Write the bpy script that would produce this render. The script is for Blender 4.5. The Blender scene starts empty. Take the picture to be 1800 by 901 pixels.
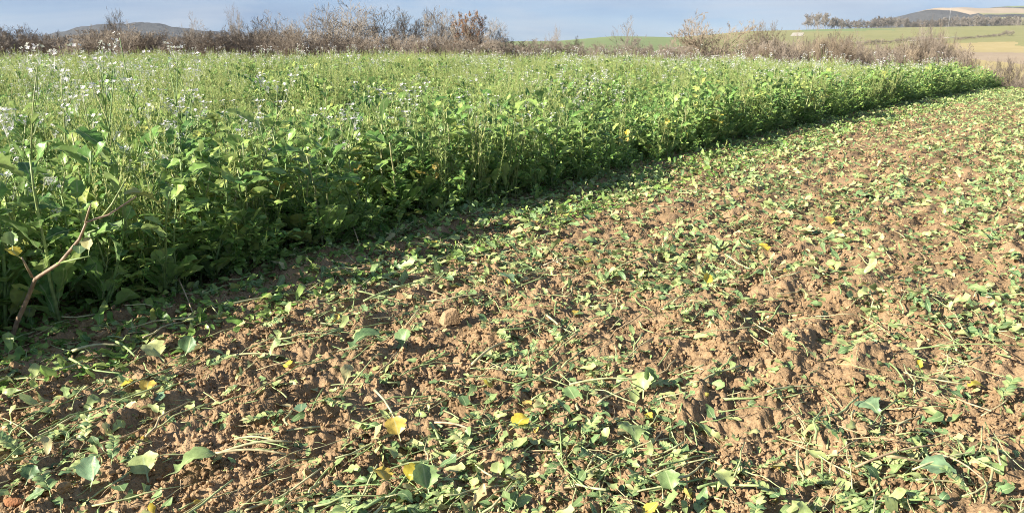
import bpy, math, random
import numpy as np
from mathutils import Matrix, Vector, Euler

# ------------------------------------------------------------------ camera, sky, sun
SC = bpy.context.scene
COL = SC.collection
R = math.radians
FPX, EYE = 1386.0, 1.6                      # focal length in photo pixels (1800 wide), eye height
PITCH = math.atan(382 / FPX)
cam = bpy.data.cameras.new('camera')
cam.sensor_width = 36.0
cam.lens = 36.0 * FPX / 1800.0
cam.clip_start, cam.clip_end = 0.05, 20000
cam_o = bpy.data.objects.new('camera', cam)
COL.objects.link(cam_o)
cam_o.location = (0, 0, EYE)
cam_o.rotation_euler = (R(90) - PITCH, 0, 0)
SC.camera = cam_o

SUN_EL, SUN_AZ = R(26), R(64)               # light travels towards azimuth SUN_AZ (from +Y, clockwise)
W = bpy.data.worlds.new('World')
SC.world = W
W.use_nodes = True
nt = W.node_tree
bg = nt.nodes['Background']
sky = nt.nodes.new('ShaderNodeTexSky')
sky.sky_type = 'NISHITA'
sky.sun_disc = False
sky.sun_elevation = SUN_EL
sky.sun_rotation = SUN_AZ + math.pi
sky.air_density, sky.dust_density, sky.ozone_density = 0.5, 0.0, 3.0
tc = nt.nodes.new('ShaderNodeTexCoord')
mp = nt.nodes.new('ShaderNodeMapping')
mp.inputs['Scale'].default_value = (1.4, 1.4, 9.0)
cl = nt.nodes.new('ShaderNodeTexNoise')
cl.inputs['Scale'].default_value = 2.2
cl.inputs['Detail'].default_value = 6
cr = nt.nodes.new('ShaderNodeMapRange')
cr.inputs['From Min'].default_value, cr.inputs['From Max'].default_value = 0.42, 0.75
cr.inputs['To Min'].default_value, cr.inputs['To Max'].default_value = 0.6, 0.92
mx = nt.nodes.new('ShaderNodeMix')
mx.data_type = 'RGBA'
mx.inputs['B'].default_value = (1.35, 2.25, 3.85, 1)    # thin high cloud veil
nt.links.new(tc.outputs['Generated'], mp.inputs['Vector'])
nt.links.new(mp.outputs['Vector'], cl.inputs['Vector'])
nt.links.new(cl.outputs['Fac'], cr.inputs['Value'])
nt.links.new(cr.outputs['Result'], mx.inputs['Factor'])
nt.links.new(sky.outputs['Color'], mx.inputs['A'])
cl2 = nt.nodes.new('ShaderNodeTexNoise')
cl2.inputs['Scale'].default_value = 3.1
cl2.inputs['Detail'].default_value = 7
cl2.inputs['Distortion'].default_value = 0.6
cr2 = nt.nodes.new('ShaderNodeMapRange')
cr2.inputs['From Min'].default_value, cr2.inputs['From Max'].default_value = 0.44, 0.72
cr2.inputs['To Min'].default_value, cr2.inputs['To Max'].default_value = 0.0, 0.6
mx2 = nt.nodes.new('ShaderNodeMix')
mx2.data_type = 'RGBA'
mx2.inputs['B'].default_value = (4.6, 4.9, 5.4, 1)   # soft white cloud
nt.links.new(mp.outputs['Vector'], cl2.inputs['Vector'])
nt.links.new(cl2.outputs['Fac'], cr2.inputs['Value'])
nt.links.new(cr2.outputs['Result'], mx2.inputs['Factor'])
nt.links.new(mx.outputs['Result'], mx2.inputs['A'])
nt.links.new(mx2.outputs['Result'], bg.inputs['Color'])
bg.inputs['Strength'].default_value = 0.05

sun = bpy.data.lights.new('sun', 'SUN')
sun.energy = 5.0
sun.angle = R(0.5)
sun.color = (1.0, 0.92, 0.79)
sun_o = bpy.data.objects.new('sun', sun)
COL.objects.link(sun_o)
sd = Vector((math.sin(SUN_AZ) * math.cos(SUN_EL), math.cos(SUN_AZ) * math.cos(SUN_EL), -math.sin(SUN_EL)))
sun_o.rotation_euler = sd.to_track_quat('-Z', 'Y').to_euler()
sun_o.location = (-20, -10, 30)

SC.view_settings.view_transform = 'Standard'
SC.view_settings.look = 'None'
SC.view_settings.exposure = 1.42
SC.view_settings.gamma = 1.0
SC.view_settings.use_curve_mapping = False
SC.render.engine = 'CYCLES'
SC.cycles.max_bounces = 6
SC.cycles.diffuse_bounces = 3
SC.cycles.transmission_bounces = 4
SC.cycles.volume_bounces = 0
SC.cycles.sample_clamp_indirect = 3.0
SC.cycles.use_denoising = True
SC.cycles.denoiser = 'OPENIMAGEDENOISE'
SC.cycles.denoising_input_passes = 'RGB_ALBEDO_NORMAL'
SC.cycles.denoising_prefilter = 'NONE'
SC.cycles.pixel_filter_type = 'BLACKMAN_HARRIS'
SC.cycles.filter_width = 1.0

# ------------------------------------------------------------------ noise and terrain
RNG = np.random.default_rng(11)

def hsh(ix, iy, seed):
    h = (ix.astype(np.int64) * 374761393 + iy.astype(np.int64) * 668265263 + seed * 1442695041) & 0xFFFFFFFF
    h = ((h ^ (h >> 13)) * 1274126177) & 0xFFFFFFFF
    h = ((h ^ (h >> 16)) * 2246822519) & 0xFFFFFFFF
    return ((h ^ (h >> 15)) & 0xFFFFFF) / float(0x1000000)

def vnoise(x, y, seed=0):
    ix, iy = np.floor(x), np.floor(y)
    fx, fy = x - ix, y - iy
    fx, fy = fx * fx * (3 - 2 * fx), fy * fy * (3 - 2 * fy)
    a, b = hsh(ix, iy, seed), hsh(ix + 1, iy, seed)
    c, d = hsh(ix, iy + 1, seed), hsh(ix + 1, iy + 1, seed)
    return (a + (b - a) * fx) * (1 - fy) + (c + (d - c) * fx) * fy

def fbm(x, y, oct=4, seed=0):
    v, a, t = 0, 1.0, 0
    for i in range(oct):
        v = v + a * vnoise(x * 2 ** i + 17.3 * i, y * 2 ** i - 9.1 * i, seed + i)
        t += a
        a *= 0.5
    return v / t

def domes(x, y, cell, seed, prob=0.75):
    """rounded lumps on a jittered grid, height in units of metres"""
    x, y = x / cell, y / cell
    ix, iy = np.floor(x), np.floor(y)
    out = np.zeros_like(x)
    for dx in (-1, 0, 1):
        for dy in (-1, 0, 1):
            cx, cy = ix + dx, iy + dy
            px, py = cx + hsh(cx, cy, seed), cy + hsh(cx, cy, seed + 1)
            r = 0.28 + 0.42 * hsh(cx, cy, seed + 2)
            r = np.where(hsh(cx, cy, seed + 3) < prob, r, 0.0)
            d2 = (x - px) ** 2 + (y - py) ** 2
            out = np.maximum(out, np.sqrt(np.maximum(0, r * r - d2)))
    return out * cell

def sstep(a, b, x):
    t = np.clip((x - a) / (b - a), 0, 1)
    return t * t * (3 - 2 * t)

E0 = np.array([-2.9, 4.4])                  # foot line of the standing crop
EAZ = R(37)
ED = np.array([math.sin(EAZ), math.cos(EAZ)])
EN = np.array([math.cos(EAZ), -math.sin(EAZ)])   # points into the tilled strip

def off(x, y):                               # metres into the tilled strip
    q = (x - E0[0]) * ED[0] + (y - E0[1]) * ED[1]
    return (x - E0[0]) * EN[0] + (y - E0[1]) * EN[1] - 0.08 - 0.50 * np.exp(-np.maximum(q + 1, 0) / 3.2)

def along(x, y):
    return (x - E0[0]) * ED[0] + (y - E0[1]) * ED[1]

FAR_END = 41.0
A_COL = np.radians([-50, -8, 0, 7, 16, 24, 30, 45])
R_ROW = np.log(np.array([110, 200, 350, 500, 700, 1000, 1700, 1850, 2100.]))
Z_TAB = np.array([
    [-1.0, -2.0, -4.0, -5.0, -6.0, -9.0, -20, -20, -30],
    [-1.5, -2.5, -3.0, -4.0, -6.0, -9.0, -20, -20, -30],
    [-3.0, -2.6, 0.7, -2.0, -6.0, -9.0, -20, -20, -30],
    [-4.5, -4.2, 0.6, 2.9, -2.0, -9.0, -20, -10, -30],
    [-6.0, -6.2, -2.8, 2.2, 7.6, -4.0, -20, 18, -30],
    [-7.5, -7.0, -3.2, 2.0, 9.6, 2.0, -20, 21, -30],
    [-8.0, -7.2, -3.0, 2.5, 10.8, 4.0, -20, 10, -30],
    [-8.0, -7.0, -2.0, 3.5, 12.0, 6.0, -20, 0, -30]])

def terrain(x, y):
    x, y = np.asarray(x, float), np.asarray(y, float)
    s = np.clip(x + 5, 0, 33)
    near = -0.0009 * s * s
    r = np.maximum(np.hypot(x, y), 1.0)
    az = np.clip(np.arctan2(x, y), A_COL[0], A_COL[-1])
    lr = np.clip(np.log(r), R_ROW[0], R_ROW[-1])
    ai = np.clip(np.searchsorted(A_COL, az, side='right') - 1, 0, len(A_COL) - 2)
    ri = np.clip(np.searchsorted(R_ROW, lr, side='right') - 1, 0, len(R_ROW) - 2)
    ta = (az - A_COL[ai]) / (A_COL[ai + 1] - A_COL[ai])
    tr = (lr - R_ROW[ri]) / (R_ROW[ri + 1] - R_ROW[ri])
    tr = tr * tr * (3 - 2 * tr)
    far = (Z_TAB[ai, ri] * (1 - ta) + Z_TAB[ai + 1, ri] * ta) * (1 - tr) + (Z_TAB[ai, ri + 1] * (1 - ta) + Z_TAB[ai + 1, ri + 1] * ta) * tr
    far = far + (fbm(x / 60, y / 60, 2, 3) - 0.5) * 0.8 * sstep(150, 400, r)
    w = sstep(FAR_END + 2, 110, np.where(y > 0, np.maximum(r * 0.92, y), 0))
    return near * (1 - w) + far * w

def soil(x, y):
    x, y = np.asarray(x, float), np.asarray(y, float)
    p, q = off(x, y), along(x, y)
    til = sstep(-0.5, 0.15, p) * (1 - sstep(FAR_END, FAR_END + 4, y))
    wp = p + 0.16 * (fbm(q * 0.5, p * 1.2, 3, 5) - 0.5) * 2
    ridge = 0.5 + 0.5 * np.sin(wp * 2 * math.pi / 0.37 + 2.5 * fbm(x * 0.7, y * 0.7, 2, 8) * 3)
    ridge2 = 0.5 + 0.5 * np.sin(wp * 2 * math.pi / 0.153 + 1.3)
    lump = fbm(x * 1.6, y * 1.6, 3, 21)
    clump = sstep(0.35, 0.7, fbm(x * 2.3 + 5, y * 2.3, 2, 31))
    xx = x + 0.03 * (vnoise(x * 30, y * 30, 61) - 0.5)
    yy = y + 0.03 * (vnoise(x * 30, y * 30, 62) - 0.5)
    bil = 1 - np.abs(2 * vnoise(x * 13, y * 13, 43) - 1)
    bil2 = 1 - np.abs(2 * vnoise(x * 34 + 3, y * 34, 44) - 1)
    m = 0.055 * ridge * (0.2 + lump) * sstep(0.3, 0.6, fbm(x * 0.9, y * 0.9, 2, 14)) + 0.016 * ridge2 + 0.075 * (lump - 0.5) + 0.05 * (fbm(x * 6, y * 6, 4, 41) - 0.5) + 0.022 * bil + 0.018 * bil2
    m = m + 0.3 * domes(xx, yy, 0.15, 71, 0.45) * clump + 0.33 * domes(xx + 3, yy, 0.065, 81, 0.5) + 0.55 * domes(xx, yy + 5, 0.028, 91, 0.7) + 0.016 * (vnoise(x * 75, y * 75, 95) - 0.5)
    return terrain(x, y) + m * (0.22 + 0.78 * til) - 0.03

def unproj(px, py, lift=0.0, far=False):
    """where the sight line through a photo pixel meets the ground"""
    u, v = (px - 900) / FPX, (450.5 - py) / FPX
    d = np.array([u, math.cos(PITCH) + v * math.sin(PITCH), -math.sin(PITCH) + v * math.cos(PITCH)])
    t = np.exp(np.linspace(math.log(1.0), math.log(3000 if far else 60), 3000))
    z = EYE + d[2] * t - terrain(d[0] * t, d[1] * t) - lift
    k = np.argmax(z < 0) if (z < 0).any() else len(t) - 1
    return d[0] * t[k], d[1] * t[k]

def azpx(px, D):
    """ground point at distance D (along the view axis) under photo column px"""
    return (px - 900) / FPX * D * math.cos(PITCH), D

# ------------------------------------------------------------------ materials
def new_mat(name):
    m = bpy.data.materials.new(name)
    m.use_nodes = True
    n = m.node_tree.nodes
    return m, n, m.node_tree.links, n['Principled BSDF'], n['Material Output']

def ramp(n, stops):
    r = n.new('ShaderNodeValToRGB')
    e = r.color_ramp.elements
    while len(e) < len(stops):
        e.new(0.5)
    for i, (p, c) in enumerate(stops):
        e[i].position, e[i].color = p, (*c, 1)
    return r

def math_node(n, op, a=None, b=None):
    m = n.new('ShaderNodeMath')
    m.operation = op
    for i, v in enumerate((a, b)):
        if isinstance(v, (int, float)):
            m.inputs[i].default_value = v
    return m

def leaf_mat(name, stops, vein=(0.42, 0.5, 0.24), trans=0.35, rough=0.42, veins=True, spec=0.5, blot=0.35):
    m, n, l, b, o = new_mat(name)
    at = n.new('ShaderNodeAttribute'); at.attribute_name = 'rnd'
    oi = n.new('ShaderNodeObjectInfo')
    ad = math_node(n, 'ADD'); fr = math_node(n, 'FRACT')
    ml = math_node(n, 'MULTIPLY', None, 0.999)
    l.new(at.outputs['Fac'], ad.inputs[0]); l.new(oi.outputs['Random'], ml.inputs[0]); l.new(ml.outputs[0], ad.inputs[1]); l.new(ad.outputs[0], fr.inputs[0])
    rp = ramp(n, stops); l.new(fr.outputs[0], rp.inputs['Fac'])
    geo = n.new('ShaderNodeNewGeometry')
    nz = n.new('ShaderNodeTexNoise'); nz.inputs['Scale'].default_value = 26; nz.inputs['Detail'].default_value = 3
    l.new(geo.outputs['Position'], nz.inputs['Vector'])
    bl = n.new('ShaderNodeMapRange'); bl.inputs['From Min'].default_value, bl.inputs['From Max'].default_value = 0.3, 0.7
    bl.inputs['To Min'].default_value, bl.inputs['To Max'].default_value = 1 - blot, 1 + blot
    l.new(nz.outputs['Fac'], bl.inputs['Value'])
    mu = n.new('ShaderNodeVectorMath'); mu.operation = 'SCALE'
    l.new(rp.outputs['Color'], mu.inputs[0]); l.new(bl.outputs[0], mu.inputs['Scale'])
    col = mu.outputs[0]
    if veins:
        uv = n.new('ShaderNodeUVMap'); uv.uv_map = 'UVMap'
        sx = n.new('ShaderNodeSeparateXYZ'); l.new(uv.outputs['UV'], sx.inputs[0])
        ab0 = math_node(n, 'SUBTRACT', None, 0.5); l.new(sx.outputs['X'], ab0.inputs[0])
        ab = math_node(n, 'ABSOLUTE'); l.new(ab0.outputs[0], ab.inputs[0])
        rib = n.new('ShaderNodeMapRange'); rib.inputs['From Min'].default_value, rib.inputs['From Max'].default_value = 0.015, 0.055
        rib.inputs['To Min'].default_value, rib.inputs['To Max'].default_value = 0.85, 0.0
        l.new(ab.outputs[0], rib.inputs['Value'])
        # side veins run outwards and forwards
        s1 = math_node(n, 'MULTIPLY', None, 9.0); l.new(sx.outputs['Y'], s1.inputs[0])
        s2 = math_node(n, 'MULTIPLY', None, 7.0); l.new(ab.outputs[0], s2.inputs[0])
        s3 = math_node(n, 'SUBTRACT'); l.new(s1.outputs[0], s3.inputs[0]); l.new(s2.outputs[0], s3.inputs[1])
        s4 = math_node(n, 'PINGPONG', None, 0.5); l.new(s3.outputs[0], s4.inputs[0])
        s5 = n.new('ShaderNodeMapRange'); s5.inputs['From Min'].default_value, s5.inputs['From Max'].default_value = 0.0, 0.06
        s5.inputs['To Min'].default_value, s5.inputs['To Max'].default_value = 0.4, 0.0
        l.new(s4.outputs[0], s5.inputs['Value'])
        vm = math_node(n, 'MAXIMUM'); l.new(rib.outputs[0], vm.inputs[0]); l.new(s5.outputs[0], vm.inputs[1])
        mixv = n.new('ShaderNodeMix'); mixv.data_type = 'RGBA'; mixv.inputs['B'].default_value = (*vein, 1)
        l.new(vm.outputs[0], mixv.inputs['Factor']); l.new(col, mixv.inputs['A'])
        col = mixv.outputs['Result']
    # the underside of a leaf is paler and duller
    und = n.new('ShaderNodeMix'); und.data_type = 'RGBA'; und.inputs['B'].default_value = (0.30, 0.38, 0.19, 1)
    um = math_node(n, 'MULTIPLY', None, 0.3); l.new(geo.outputs['Backfacing'], um.inputs[0]); l.new(um.outputs[0], und.inputs['Factor'])
    l.new(col, und.inputs['A']); col = und.outputs['Result']
    l.new(col, b.inputs['Base Color'])
    b.inputs['Roughness'].default_value = rough
    b.inputs['Specular IOR Level'].default_value = spec
    bp = n.new('ShaderNodeBump'); bp.inputs['Strength'].default_value = 0.35; bp.inputs['Distance'].default_value = 0.01
    l.new(nz.outputs['Fac'], bp.inputs['Height']); l.new(bp.outputs[0], b.inputs['Normal'])
    tr = n.new('ShaderNodeBsdfTranslucent'); l.new(col, tr.inputs['Color'])
    ms = n.new('ShaderNodeMixShader'); ms.inputs[0].default_value = trans
    l.new(b.outputs[0], ms.inputs[1]); l.new(tr.outputs[0], ms.inputs[2]); l.new(ms.outputs[0], o.inputs['Surface'])
    return m

def bark_mat(name, c1, c2, rough=0.9):
    m, n, l, b, o = new_mat(name)
    oi = n.new('ShaderNodeObjectInfo')
    geo = n.new('ShaderNodeNewGeometry')
    nz = n.new('ShaderNodeTexNoise'); nz.inputs['Scale'].default_value = 3.0; nz.inputs['Detail'].default_value = 4
    l.new(geo.outputs['Position'], nz.inputs['Vector'])
    ad = math_node(n, 'ADD'); l.new(oi.outputs['Random'], ad.inputs[0]); l.new(nz.outputs['Fac'], ad.inputs[1])
    hf = math_node(n, 'MULTIPLY', None, 0.5); l.new(ad.outputs[0], hf.inputs[0])
    rp = ramp(n, [(0.2, c1), (0.8, c2)]); l.new(hf.outputs[0], rp.inputs['Fac'])
    l.new(rp.outputs['Color'], b.inputs['Base Color'])
    b.inputs['Roughness'].default_value = rough
    b.inputs['Specular IOR Level'].default_value = 0.2
    return m

def earth_mat(name, stops, scale=3.0, fine=60.0, bump=0.5, dist=0.01):
    m, n, l, b, o = new_mat(name)
    geo = n.new('ShaderNodeNewGeometry')
    oi = n.new('ShaderNodeObjectInfo')
    nz = n.new('ShaderNodeTexNoise'); nz.inputs['Scale'].default_value = scale; nz.inputs['Detail'].default_value = 8; nz.inputs['Roughness'].default_value = 0.65
    nf = n.new('ShaderNodeTexNoise'); nf.inputs['Scale'].default_value = fine; nf.inputs['Detail'].default_value = 5
    l.new(geo.outputs['Position'], nz.inputs['Vector']); l.new(geo.outputs['Position'], nf.inputs['Vector'])
    a = math_node(n, 'MULTIPLY', None, 0.6); l.new(nz.outputs['Fac'], a.inputs[0])
    c = math_node(n, 'MULTIPLY', None, 0.4); l.new(nf.outputs['Fac'], c.inputs[0])
    d = math_node(n, 'ADD'); l.new(a.outputs[0], d.inputs[0]); l.new(c.outputs[0], d.inputs[1])
    rp = ramp(n, stops); l.new(d.outputs[0], rp.inputs['Fac'])
    l.new(rp.outputs['Color'], b.inputs['Base Color'])
    b.inputs['Roughness'].default_value = 0.95
    b.inputs['Specular IOR Level'].default_value = 0.15
    bp = n.new('ShaderNodeBump'); bp.inputs['Strength'].default_value = bump; bp.inputs['Distance'].default_value = dist
    l.new(nf.outputs['Fac'], bp.inputs['Height']); l.new(bp.outputs[0], b.inputs['Normal'])
    return m

M = {}
M['soil'] = earth_mat('tilled_soil', [(0.34, (0.125, 0.082, 0.045)), (0.48, (0.285, 0.19, 0.105)), (0.68, (0.44, 0.305, 0.18))], 2.5, 90, 0.7, 0.012)
M['radish'] = leaf_mat('radish_leaf', [(0.0, (0.07, 0.17, 0.04)), (0.25, (0.14, 0.28, 0.06)), (0.55, (0.26, 0.42, 0.10)), (0.9, (0.40, 0.51, 0.14)), (1.0, (0.46, 0.46, 0.11))], rough=0.36)
M['stem'] = leaf_mat('green_stem', [(0.0, (0.17, 0.27, 0.08)), (0.6, (0.28, 0.36, 0.13)), (1.0, (0.38, 0.36, 0.18))], trans=0.1, veins=False, rough=0.5)
M['feather'] = leaf_mat('feathery_leaf', [(0.0, (0.30, 0.42, 0.13)), (0.5, (0.46, 0.54, 0.19)), (1.0, (0.62, 0.60, 0.26))], trans=0.4, veins=False, rough=0.6)
M['vetch'] = leaf_mat('vetch_leaf', [(0.0, (0.12, 0.25, 0.05)), (0.5, (0.22, 0.36, 0.08)), (1.0, (0.38, 0.48, 0.13))], trans=0.35, veins=False)
M['petal'] = leaf_mat('petal', [(0.0, (0.80, 0.78, 0.80)), (0.6, (0.85, 0.84, 0.82)), (1.0, (0.74, 0.66, 0.76))], trans=0.35, veins=False, rough=0.7, blot=0.05)
M['glaucous'] = leaf_mat('blue_green_leaf', [(0.0, (0.15, 0.26, 0.15)), (1.0, (0.24, 0.36, 0.19))], trans=0.25)
M['yellow'] = leaf_mat('yellowed_leaf', [(0.0, (0.55, 0.46, 0.06)), (0.5, (0.66, 0.52, 0.07)), (1.0, (0.62, 0.42, 0.12))], vein=(0.6, 0.58, 0.25), trans=0.35)
M['cutleaf'] = leaf_mat('cut_leaf', [(0.0, (0.09, 0.17, 0.07)), (0.3, (0.21, 0.32, 0.12)), (0.6, (0.36, 0.45, 0.165)), (0.88, (0.48, 0.52, 0.21)), (1.0, (0.50, 0.42, 0.22))], trans=0.22, rough=0.5)
M['cutstem'] = leaf_mat('cut_stalk', [(0.0, (0.25, 0.36, 0.13)), (0.45, (0.40, 0.46, 0.21)), (0.8, (0.52, 0.48, 0.27)), (1.0, (0.42, 0.30, 0.17))], trans=0.05, veins=False, rough=0.6)
M['drystem'] = leaf_mat('dry_stalk', [(0.0, (0.42, 0.30, 0.18)), (1.0, (0.55, 0.42, 0.27))], trans=0.0, veins=False, rough=0.8)
M['purple_stem'] = leaf_mat('purple_stalk', [(0.0, (0.27, 0.22, 0.12)), (1.0, (0.29, 0.20, 0.14))], trans=0.0, veins=False, rough=0.55, blot=0.4)
M['twig'] = bark_mat('bare_twig', (0.17, 0.14, 0.112), (0.28, 0.24, 0.195))
M['twig_pale'] = bark_mat('pale_twig', (0.17, 0.135, 0.098), (0.28, 0.23, 0.165))
M['twig_grey'] = bark_mat('grey_twig', (0.15, 0.13, 0.11), (0.25, 0.22, 0.185))
M['rust'] = leaf_mat('rust_leaf', [(0.0, (0.22, 0.08, 0.03)), (1.0, (0.34, 0.15, 0.06))], trans=0.2, veins=False)
M['stone'] = earth_mat('rusty_stone', [(0.3, (0.22, 0.09, 0.04)), (0.7, (0.40, 0.20, 0.10))], 20, 120, 0.6)
M['f_green'] = earth_mat('winter_crop_field', [(0.3, (0.15, 0.205, 0.085)), (0.7, (0.21, 0.255, 0.11))], 0.06, 0.4, 0.3, 0.3)
M['f_olive'] = earth_mat('pasture_field', [(0.3, (0.20, 0.21, 0.085)), (0.7, (0.29, 0.27, 0.12))], 0.04, 0.3, 0.3, 0.3)
M['f_tan'] = earth_mat('dry_grass_field', [(0.3, (0.33, 0.27, 0.125)), (0.7, (0.42, 0.34, 0.17))], 0.05, 0.3, 0.3, 0.3)
M['f_bare'] = earth_mat('bare_earth_field', [(0.3, (0.30, 0.235, 0.165)), (0.7, (0.38, 0.30, 0.21))], 0.05, 0.3, 0.3, 0.3)
M['f_brown'] = earth_mat('rough_bank', [(0.3, (0.16, 0.11, 0.08)), (0.7, (0.25, 0.18, 0.12))], 0.1, 0.8, 0.6, 0.5)
M['track'] = earth_mat('chalky_track', [(0.3, (0.40, 0.36, 0.29)), (0.7, (0.50, 0.46, 0.38))], 0.2, 2, 0.2, 0.05)
M['wood'] = earth_mat('distant_wood', [(0.3, (0.032, 0.034, 0.036)), (0.7, (0.065, 0.064, 0.062))], 0.05, 0.25, 1.0, 3.0)
M['white'] = bark_mat('white_paint', (0.72, 0.72, 0.72), (0.8, 0.8, 0.8), 0.5)

# ------------------------------------------------------------------ mesh helpers
class MB:
    def __init__(s):
        s.v, s.f, s.uv, s.r, s.mi = [], [], [], [], []
    def add(s, v, f, uv=None, rnd=0.0, mi=0):
        b = len(s.v)
        s.v.extend(v)
        s.f.extend([tuple(i + b for i in q) for q in f])
        s.uv.extend(uv if uv is not None else [(0.5, 0.5)] * len(v))
        s.r.extend([rnd] * len(v))
        s.mi.extend([mi] * len(f))
    def merge(s, o, mat=None, rnd=0.0, mi=0):
        v = [tuple(mat @ Vector(p)) for p in o.v] if mat is not None else o.v
        b = len(s.v)
        s.v.extend(v)
        s.f.extend([tuple(i + b for i in q) for q in o.f])
        s.uv.extend(o.uv)
        s.r.extend([(q + rnd) % 1.0 for q in o.r])
        s.mi.extend([mi] * len(o.f))
    def mesh(s, name, mats, smooth=True):
        me = bpy.data.meshes.new(name)
        me.from_pydata([tuple(p) for p in s.v], [], s.f)
        for m in mats:
            me.materials.append(m)
        n = len(me.loops)
        li = np.empty(n, np.int32)
        me.loops.foreach_get('vertex_index', li)
        ul = me.uv_layers.new(name='UVMap')
        ul.data.foreach_set('uv', np.asarray(s.uv, np.float32)[li].ravel())
        a = me.attributes.new('rnd', 'FLOAT', 'POINT')
        a.data.foreach_set('value', np.asarray(s.r, np.float32))
        me.polygons.foreach_set('material_index', np.asarray(s.mi, np.int32))
        me.polygons.foreach_set('use_smooth', np.full(len(me.polygons), smooth))
        me.update()
        return me

def tube(path, radii, k=5, cap=True):
    """tapered tube along points -> MB"""
    b = MB()
    n = len(path)
    P = [Vector(p) for p in path]
    vs = []
    for i in range(n):
        t = (P[min(i + 1, n - 1)] - P[max(i - 1, 0)]).normalized()
        a = t.cross(Vector((0.31, 0.92, 0.17))).normalized()
        c = t.cross(a)
        for j in range(k):
            g = 2 * math.pi * j / k
            vs.append(tuple(P[i] + (a * math.cos(g) + c * math.sin(g)) * radii[i]))
    fs = [(i * k + j, i * k + (j + 1) % k, (i + 1) * k + (j + 1) % k, (i + 1) * k + j) for i in range(n - 1) for j in range(k)]
    if cap:
        fs.append(tuple(range(k - 1, -1, -1)))
        fs.append(tuple((n - 1) * k + j for j in range(k)))
    b.add(vs, fs)
    return b

def leaf(kind, L, Wd, rnd, bend=0.8, fold=0.25, nl=9, torn=0.0):
    """leaf from the origin along +Y, upper side +Z"""
    cols = (-1, -0.55, 0, 0.55, 1)
    v, uv = [], []
    y = z = 0.0
    ph = rnd.uniform(0, 6.28)
    sw = rnd.uniform(-0.25, 0.25)
    nlob = rnd.choice((2, 3))
    th0 = rnd.uniform(-0.1, 0.15)
    px = 0.0
    side = [1.0, 1.0]
    for i in range(nl + 1):
        if torn:
            side = [1 - torn * rnd.random() ** 0.7, 1 - torn * rnd.random() ** 0.7]
        t = i / nl
        if kind == 'radish':
            if t < 0.22:
                w = 0.045
            elif t < 0.5:
                w = 0.07 + 0.42 * abs(math.sin((t - 0.22) / 0.28 * math.pi * nlob)) ** 1.3
            else:
                q = (t - 0.5) / 0.5
                w = 0.25 + 0.75 * math.sin(math.pi * min(1, q * 0.9 + 0.1)) ** 0.6 if q < 0.97 else 0.18
        elif kind == 'broad':
            w = 0.07 if t < 0.3 else max(0.12, math.sin(math.pi * min(1, (t - 0.3) / 0.7 * 0.93 + 0.07)) ** 0.5)
        elif kind == 'lance':
            w = 0.15 + 0.85 * math.sin(math.pi * min(1, t * 0.95 + 0.03)) ** 0.9
        else:
            w = 0.12 + 0.88 * math.sin(math.pi * min(1, t * 0.97 + 0.02)) ** 0.65
        w *= Wd * 0.5
        th = th0 - bend * t * t
        for c in cols:
            jag = 1 + (rnd.uniform(-0.22, 0.22) if abs(c) == 1 and w > 0.1 * Wd else 0)
            x = c * w * jag * side[c > 0]
            zz = abs(x) * fold + 0.12 * w * math.sin(ph + 9 * t + c * 2.3) * abs(c)
            v.append((px + x, y + zz * math.sin(-th) * 0.5, z + zz))
            uv.append((c * 0.5 + 0.5 if w > 0.1 * Wd else 0.5, t))
        y += L / nl * math.cos(th)
        z += L / nl * math.sin(th)
        px += L / nl * sw * t * 0.6
    f = [(i * 5 + j, i * 5 + j + 1, (i + 1) * 5 + j + 1, (i + 1) * 5 + j) for i in range(nl) for j in range(4)]
    b = MB()
    b.add(v, f, uv)
    return b

def obj(name, me, parent=None, mw=None):
    o = bpy.data.objects.new(name, me)
    COL.objects.link(o)
    if parent is not None:
        o.parent = parent
    if mw is not None:
        o.matrix_local = mw
    return o

def tag(o, label=None, cat=None, group=None, kind=None):
    for k, v in (('label', label), ('category', cat), ('group', group), ('kind', kind)):
        if v:
            o[k] = v
    return o

def np_mesh(name, V, F, mats, mi=None, smooth=True):
    me = bpy.data.meshes.new(name)
    me.vertices.add(len(V))
    me.vertices.foreach_set('co', V.astype(np.float32).ravel())
    me.loops.add(F.size)
    me.loops.foreach_set('vertex_index', F.astype(np.int32).ravel())
    me.polygons.add(len(F))
    me.polygons.foreach_set('loop_start', np.arange(0, F.size, 4, dtype=np.int32))
    me.polygons.foreach_set('loop_total', np.full(len(F), 4, np.int32))
    for m in mats:
        me.materials.append(m)
    if mi is not None:
        me.polygons.foreach_set('material_index', mi.astype(np.int32))
    me.polygons.foreach_set('use_smooth', np.full(len(F), smooth))
    me.update(calc_edges=True)
    me.validate()
    return me

def grid_faces(nr, nc):
    i, j = np.meshgrid(np.arange(nr - 1), np.arange(nc - 1), indexing='ij')
    a = (i * nc + j).ravel()
    return np.stack([a, a + nc, a + nc + 1, a + 1], 1)

# ------------------------------------------------------------------ the setting
# soil of the field: a fine sheet, finest at the camera's feet
az = np.concatenate([np.linspace(R(-75), R(-40), 60, endpoint=False), np.linspace(R(-40), R(40), 640), np.linspace(R(40), R(75), 60)[1:]])
rr = np.exp(np.linspace(math.log(0.5), math.log(76), 720))
AA, RR = np.meshgrid(az, rr)
X, Y = (RR * np.sin(AA)).ravel(), (RR * np.cos(AA)).ravel()
Z = soil(X, Y)
Z = Z - 1.5 * sstep(64, 74, RR.ravel()) 
F = grid_faces(len(rr), len(az))[:, ::-1]
field = tag(obj('tilled_field', np_mesh('tilled_field', np.stack([X, Y, Z], 1), F, [M['soil']])), kind='structure')
del X, Y, Z, F, AA, RR

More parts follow.
